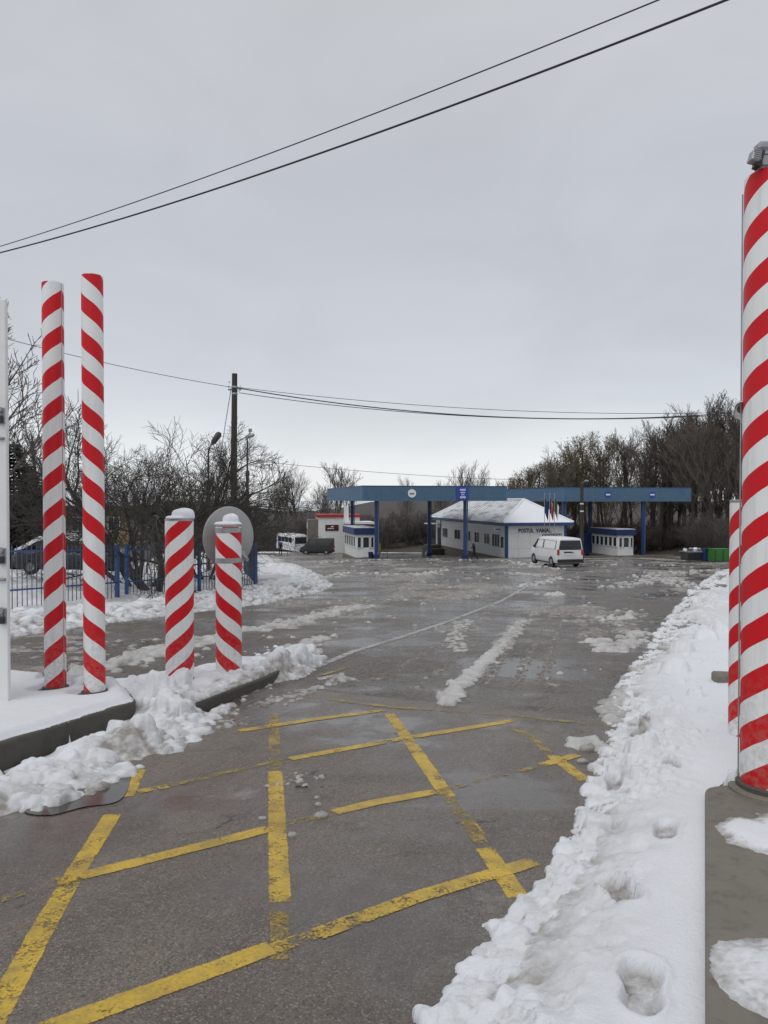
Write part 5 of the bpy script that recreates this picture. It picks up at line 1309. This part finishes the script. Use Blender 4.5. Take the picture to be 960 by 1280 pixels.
# ------------------------------------------------------------------ people
def person(label, loc, rz, J, name='person'):
    keys = list(J); idx = {k: i for i, k in enumerate(keys)}
    E = [('pel', 'sp1'), ('sp1', 'sp2'), ('sp2', 'nk'), ('nk', 'hd0'), ('hd0', 'hd1'), ('sp2', 'shL'), ('shL', 'elL'), ('elL', 'wrL'), ('wrL', 'haL'), ('sp2', 'shR'), ('shR', 'elR'), ('elR', 'wrR'), ('wrR', 'haR'),
         ('pel', 'hpL'), ('hpL', 'knL'), ('knL', 'anL'), ('anL', 'toL'), ('pel', 'hpR'), ('hpR', 'knR'), ('knR', 'anR'), ('anR', 'toR')]
    rad = {'pel': .15, 'sp1': .155, 'sp2': .165, 'nk': .065, 'hd0': .095, 'hd1': .085, 'sh': .085, 'el': .06, 'wr': .042, 'ha': .04, 'hp': .105, 'kn': .072, 'an': .05, 'to': .04}
    me = bpy.data.meshes.new('tmpb'); me.from_pydata([J[k] for k in keys], [(idx[a], idx[b]) for a, b in E], []); o = bpy.data.objects.new('tmpb', me); COL.objects.link(o)
    m = o.modifiers.new('k', 'SKIN'); m.use_smooth_shade = True
    sv = me.skin_vertices[0].data
    for k in keys:
        r_ = rad.get(k, rad.get(k[:2])); sv[idx[k]].radius = (r_, r_ * (.8 if k[:2] in ('sp', 'pe') else 1)); sv[idx[k]].use_root = (k == 'pel')
    s_ = o.modifiers.new('s', 'SUBSURF'); s_.levels = 2; s_.render_levels = 2
    bpy.context.view_layer.update(); dg = bpy.context.evaluated_depsgraph_get(); bm_ = bpy.data.meshes.new_from_object(o.evaluated_get(dg)); bpy.data.objects.remove(o)
    bm_.materials.clear()
    for mm in ('clothes_black', 'skin'): bm_.materials.append(MATS[mm])
    hd = Vector(J['hd0']); hands = [Vector(J['haL']), Vector(J['haR'])]
    for p in bm_.polygons:
        c = p.center; p.use_smooth = True
        p.material_index = 1 if ((c - hd).length < .16 and c.z > J['nk'][2] + .03 and c.y < hd.y + .01 and c.z < J['hd1'][2]) or any((c - h_).length < .07 for h_ in hands) else 0
    t = thing(name, label, 'person', loc, rz); link('body', bm_, t)
    return t
walk = dict(pel=(0, 0, .95), sp1=(0, -.03, 1.12), sp2=(0, -.08, 1.36), nk=(0, -.11, 1.50), hd0=(0, -.16, 1.60), hd1=(0, -.17, 1.72),
            shL=(.2, -.08, 1.40), elL=(.26, -.20, 1.14), wrL=(.12, -.38, 1.24), haL=(.08, -.42, 1.30), shR=(-.2, -.08, 1.40), elR=(-.26, .05, 1.13), wrR=(-.24, -.06, .9), haR=(-.23, -.09, .81),
            hpL=(.1, 0, .90), knL=(.11, -.24, .52), anL=(.11, -.28, .09), toL=(.12, -.46, .05), hpR=(-.1, 0, .90), knR=(-.11, .08, .50), anR=(-.11, .38, .16), toR=(-.11, .28, .04))
q = at(593, 699, 72); person('person in black clothes walking past the customs office with head bowed', (q.x, 72, g(72)), R(-80), walk)
w2 = dict(walk); w2.update(elL=(.25, -.02, 1.12), wrL=(.23, -.12, .9), haL=(.22, -.14, .81), sp2=(0, -.02, 1.38), nk=(0, -.03, 1.52), hd0=(0, -.05, 1.62), hd1=(0, -.05, 1.74))
q = at(350.5, 693, 108); person('distant person in dark clothes walking near the white coach', (q.x, 108, g(108)), R(15), w2)

# ------------------------------------------------------------------ trees
def tree_data(seed, height, trunk_r, levels, first=.25, up=.25, stems=1, spread=.9, len0=None, minr=.010, wander=.10):
    """levels: list of (children per branch, length ratio, angle deg, segments). returns trunk MB, crown MB"""
    rnd = random.Random(seed); trunk, crown = MB(), MB()
    def grow(p, d, L, r, lev):
        ns = levels[lev][3]; pts = [p.copy()]; rad = [r]; tip = max(minr * .6, r * (.45 if lev == 0 else .3))
        dirs = []
        for k in range(ns):
            j = Vector((rnd.gauss(0, 1), rnd.gauss(0, 1), rnd.gauss(0, 1))) * wander * (1.0 if lev else .55)
            d = (d + j + Vector((0, 0, up * (.35 if lev else .15)))).normalized(); dirs.append(d)
            pts.append(pts[-1] + d * (L / ns)); rad.append(r + (tip - r) * (k + 1) / ns)
        (trunk if lev <= (0 if stems == 1 else 1) else crown).tube(pts, rad, (8, 6, 4, 3, 3, 3)[lev], False)
        if lev + 1 >= len(levels): return
        nch, ratio, ang, _ = levels[lev + 1]
        n = max(1, int(nch * rnd.uniform(.8, 1.2) + .5)); st = first if lev == 0 else .18
        for k in range(n):
            f = st + (1 - st) * ((k + rnd.random()) / n); x = f * ns; i = min(ns - 1, int(x)); pp = pts[i].lerp(pts[i + 1], x - i); dd = dirs[i]
            a = R(ang * rnd.uniform(.6, 1.35)); az = k * 2.4 + rnd.uniform(-.6, .6)
            ref = Vector((1, 0, 0)) if abs(dd.x) < .8 else Vector((0, 1, 0)); u_ = dd.cross(ref).normalized(); w_ = dd.cross(u_)
            nd = (dd * math.cos(a) + (u_ * math.cos(az) + w_ * math.sin(az)) * math.sin(a)).normalized()
            taper = (1.15 - .55 * f) if lev == 0 else (1.1 - .35 * f)
            rr = max(minr, min(rad[i] * .75, r * ratio * .62))
            grow(pp, nd, L * ratio * taper * rnd.uniform(.75, 1.2), rr, lev + 1)
    for s_ in range(stems):
        az = 2 * math.pi * s_ / stems + rnd.uniform(-.5, .5); tilt = spread * rnd.uniform(.5, 1.0) if stems > 1 else .05
        d = Vector((math.sin(tilt) * math.cos(az), math.sin(tilt) * math.sin(az), math.cos(tilt))); o = Vector((.12 * math.cos(az), .12 * math.sin(az), -.2)) if stems > 1 else Vector((0, 0, -.3))
        grow(o, d, (len0 or height * .8) * rnd.uniform(.85, 1.1), trunk_r * rnd.uniform(.75, 1.1), 0)
    return trunk, crown
def leafy(crown, n, size, seed, lo=0):
    rnd = random.Random(seed); vs = crown.v; mb = MB()
    for k in range(n):
        p = Vector(rnd.choice(vs)) + Vector((rnd.gauss(0, .15), rnd.gauss(0, .15), rnd.gauss(0, .15)))
        a = Vector((rnd.gauss(0, 1), rnd.gauss(0, 1), rnd.gauss(0, 1))).normalized() * size; b = a.cross(Vector((rnd.gauss(0, 1), rnd.gauss(0, 1), rnd.gauss(0, 1)))).normalized() * size * .6
        mb.add([p - a, p + b, p + a, p - b], [(0, 1, 2, 3)])
    return mb
def tree_set(seed, H, r, mats, leaves=0, lsize=.09, **kw):
    t, c = tree_data(seed, H, r, **kw); hmax = max(v[2] for v in t.v + c.v); sc = H / hmax
    for m in (t, c): m.v = [(a * sc, b * sc, z * sc) for a, b, z in m.v]
    out = [('trunk', t.mesh('trunk', mats[0], 60)), ('crown', c.mesh('crown', mats[1]))]
    if leaves: out.append(('leaves', leafy(c, leaves, lsize, seed).mesh('leaves', 'leaf_olive')))
    return out
def plant(parts, name, label, cat, x, y, rz, s, group=None, z=None, sxy=1.0):
    t = thing(name, label, cat, (x, y, g(y) if z is None else z), rz, group); t.scale = (s * sxy, s * sxy, s)
    for n_, me in parts: link(n_, me, t)
    return t
WOODLV = [(1, 1, 0, 7), (11, .46, 38, 5), (6, .55, 32, 4), (5, .58, 32, 3), (3, .6, 34, 2)]
TALLLV = [(1, 1, 0, 8), (14, .36, 30, 5), (6, .55, 30, 4), (5, .58, 30, 3), (3, .6, 32, 2)]
wood = [tree_set(11, 10, .19, ('bark', 'bark_brown'), levels=WOODLV, first=.3, minr=.012), tree_set(12, 10, .16, ('bark', 'bark'), levels=TALLLV, first=.22, minr=.012),
        tree_set(13, 10, .17, ('bark', 'bark_brown'), levels=WOODLV, first=.2, up=.4, minr=.012), tree_set(14, 10, .15, ('bark_brown', 'bark_olive'), 1000, .07, levels=TALLLV, first=.2, minr=.012)]
# skyline of the wood (photo column -> top row)
SKX = [600, 640, 660, 700, 740, 770, 800, 840, 870, 890, 915, 960, 1100]; SKY = [606, 592, 578, 553, 540, 533, 524, 512, 500, 486, 492, 485, 470]
rnd = random.Random(21); k = 0
pos = []
for i in range(42):
    px = 636 + (1010 - 636) * ((i * .618034) % 1); 
    if px < 868: Y = rnd.uniform(117, 134) if px < 800 else rnd.uniform(115, 130)
    else: Y = rnd.uniform(86, 118)
    pos.append((px, Y))
for i in range(8): pos.append((632 + 11 * i + rnd.uniform(-4, 4), rnd.uniform(117, 132)))
for i in range(9): pos.append((825 + 13 * i + rnd.uniform(-5, 5), rnd.uniform(100, 116) if i > 3 else rnd.uniform(116, 126)))
for px, Y in sorted(pos, key=lambda q: q[1]):
    x = (px - 480) / 960 * Y; zb_ = g(Y) + .3; top = at(px, np.interp(px, SKX, SKY) + rnd.uniform(-4, 26), Y).z; h = max(5, top - zb_)
    olive = px < 780 and rnd.random() < .72
    p = wood[3] if olive else wood[rnd.randrange(3)]
    zone = 'above the customs office roof' if px < 705 else 'behind the round signs of the right canopy' if px < 822 else 'over the right end of the right canopy' if px < 868 else 'beyond the canopy end, behind the green container' if px < 920 else 'half hidden by the tall striped pole'
    zl = ('olive-brown thin tree of the wood ' if olive else 'bare dark tree of the wood ') + zone
    plant(p, 'bare_tree', zl, 'tree', x, Y, rnd.uniform(0, 6.28), h / 10, 'olive trees at the left end of the wood' if olive else 'bare trees of the dense wood on the right', zb_, rnd.uniform(.75, 1.05))
# thicket under the wood and along the far side of the yard
SHLV = [(1, 1, 0, 4), (7, .6, 32, 3), (6, .55, 36, 3), (5, .55, 40, 2)]
shrubs = [tree_set(31 + i, 4, .05, ('bark', 'bark_brown' if i else 'bark'), levels=SHLV, first=.12, stems=7, spread=.6, minr=.011) for i in range(2)]
farsh = [tree_set(41 + i, 4, .05, ('bark_far', 'bark_far'), levels=SHLV, first=.12, stems=7, spread=.55, minr=.014) for i in range(2)]
for i in range(40):
    px = 625 + 330 * ((i * .618034) % 1); Y = rnd.uniform(114, 122) if px < 865 else rnd.uniform(78, 96)
    plant(shrubs[i % 2], 'thicket_shrub', 'leafless dark shrub of the thicket ' + ('beneath the right canopy' if px < 865 else 'right of the canopy, behind the green container'), 'shrub', (px - 480) / 960 * Y, Y, rnd.uniform(0, 6), rnd.uniform(.9, 1.6), 'shrubs of the thicket under the wood', None, 1.25)
for i in range(70):
    px = 60 + 585 * ((i * .618034) % 1); Y = rnd.uniform(134, 160); top = at(px, np.interp(px, [60, 330, 400, 520, 640], [640, 645, 641, 634, 628]) + rnd.uniform(-3, 12), Y).z
    plant(farsh[i % 2], 'thicket_shrub', 'greyish leafless shrub in the far brush ' + ('left of the coach' if px < 355 else 'behind the coach and the red-trimmed building' if px < 450 else 'seen under the left canopy' if px < 540 else 'hidden behind the customs office'), 'shrub', (px - 480) / 960 * Y, Y, rnd.uniform(0, 6), max(3, top - g(Y)) / 4, 'shrubs of the brush beyond the yard', None, 1.1)
# far crowns against the sky
FARLV = [(1, 1, 0, 6), (12, .55, 36, 5), (6, .58, 28, 4), (5, .6, 28, 3), (3, .6, 30, 2)]
fart = [tree_set(51 + i, 10, .17, ('bark_far', 'bark_far'), levels=FARLV, first=.22, up=.45, minr=.013) for i in range(2)]
for i, (px, py, Y, w, lab) in enumerate(((352, 590, 150, .9, 'far bare tree left of the coach, leftmost of the pale crowns'), (374, 577, 150, .95, 'far bare tree with a pale crown above the white coach'), (428, 574, 148, 1.35, 'broad pale far tree above the left end of the left canopy'),
                                         (398, 600, 156, .9, 'smaller far bare tree between the two pale crowns left of the canopy'), (574, 574, 150, .8, 'far bare tree behind the square sign, left of a pair'), (602, 576, 150, .9, 'far bare tree behind the canopy, right of a pair'),
                                         (512, 592, 165, .6, 'tiny far tree peeping over the canopy above the white roundel'), (625, 594, 150, .7, 'far bare tree at the left foot of the wood, above the canopy end'), (545, 596, 160, .8, 'low far tree peeping over the canopy left of the square sign'))):
    plant(fart[i % 2], 'far_tree', lab, 'tree', (px - 480) / 960 * Y, Y, i * 1.7, (at(px, py, Y).z - g(Y)) / 10, None, None, w)

# broad bare fruit tree behind the fence
BIGLV = [(1, 1, 0, 6), (8, .60, 42, 5), (6, .6, 38, 4), (6, .58, 38, 3), (7, .55, 36, 2)]
tb = onroad(190, 744)
big = tree_set(61, 6.1, .10, ('bark', 'bark'), levels=BIGLV, first=.28, stems=5, spread=.85, len0=4.2, minr=.0055, up=.10, wander=.13)
plant(big, 'fruit_tree', 'wide dark bare tree with tangled branches right behind the blue fence', 'tree', tb[0] + .05, tb[1] + .4, R(215), 1, None, None, 1.08)
plant(big, 'fruit_tree', 'second bare tree crowded behind the wide one, nearer the tall striped posts', 'tree', -8.2, 25.6, R(95), .86, None, None, 1.1)
big2 = tree_set(66, 4.6, .08, ('bark', 'bark'), levels=BIGLV, first=.2, stems=4, spread=.9, len0=3.4, minr=.008, up=.1)
plant(big2, 'fruit_tree', 'lower bare tree behind the round mirror and the utility pole', 'tree', -7.0, 30.0, R(10), 1.0, None, None, .85)
# tall tree whose boughs reach in from the left, and a slim one
plant(wood[0], 'bare_tree', 'tall bare tree whose twiggy boughs reach out from behind the white gate', 'tree', -18.9, 36, R(200), 1.4, None, None, 1.15)
plant(wood[1], 'bare_tree', 'slim bare tree between the white gate and the first striped post', 'tree', at(40, 690, 48).x, 48, R(30), .95)
# dark conifers
def conifer(seed, H, Rb):
    rnd = random.Random(seed); t, c = MB(), MB(); t.tube([(0, 0, -.2), (0, 0, H * .95)], [.16, .02], 8)
    n = 34
    for i in range(n):
        f = .06 + .93 * i / n; z = H * f; Rr = Rb * (1 - f) ** .85 + .12; m = max(5, int(15 * (1 - f) + 5))
        for k in range(m):
            az = 2 * math.pi * (k + rnd.random()) / m; L = Rr * rnd.uniform(.7, 1.1); dz = -.28 * L
            d = Vector((math.cos(az), math.sin(az), 0)); side = Vector((-d.y, d.x, 0)); p0 = Vector((0, 0, z))
            for j in range(7):
                q = p0 + d * L * (j + .6) / 7 + Vector((0, 0, dz * ((j + .6) / 7) ** 1.5 + rnd.uniform(-.05, .05))); w = (.30 * (1 - j / 8) + .08) * rnd.uniform(.7, 1.2)
                for sg in (-1, 1): c.add([q, q + d * .20 + side * sg * w + Vector((0, 0, -.10)), q + d * .30 + side * sg * w * .4 + Vector((0, 0, -.02)), q + d * .22 + Vector((0, 0, .04))], [(0, 1, 2, 3)])
    return [('trunk', t.mesh('trunk', 'bark')), ('crown', c.mesh('crown', 'needle'))]
cf = conifer(5, 7.5, 1.9)
for px, Y, s_, lab in ((18, 44, 1.0, 'dark conifer right beside the white gate at the left edge'), (38, 46, .86, 'dark conifer directly left of the first striped post'), (58, 50, .72, 'shorter dark conifer mostly hidden behind the first striped post')):
    plant(cf, 'conifer', lab, 'tree', at(px, 690, Y).x, Y, px, s_)
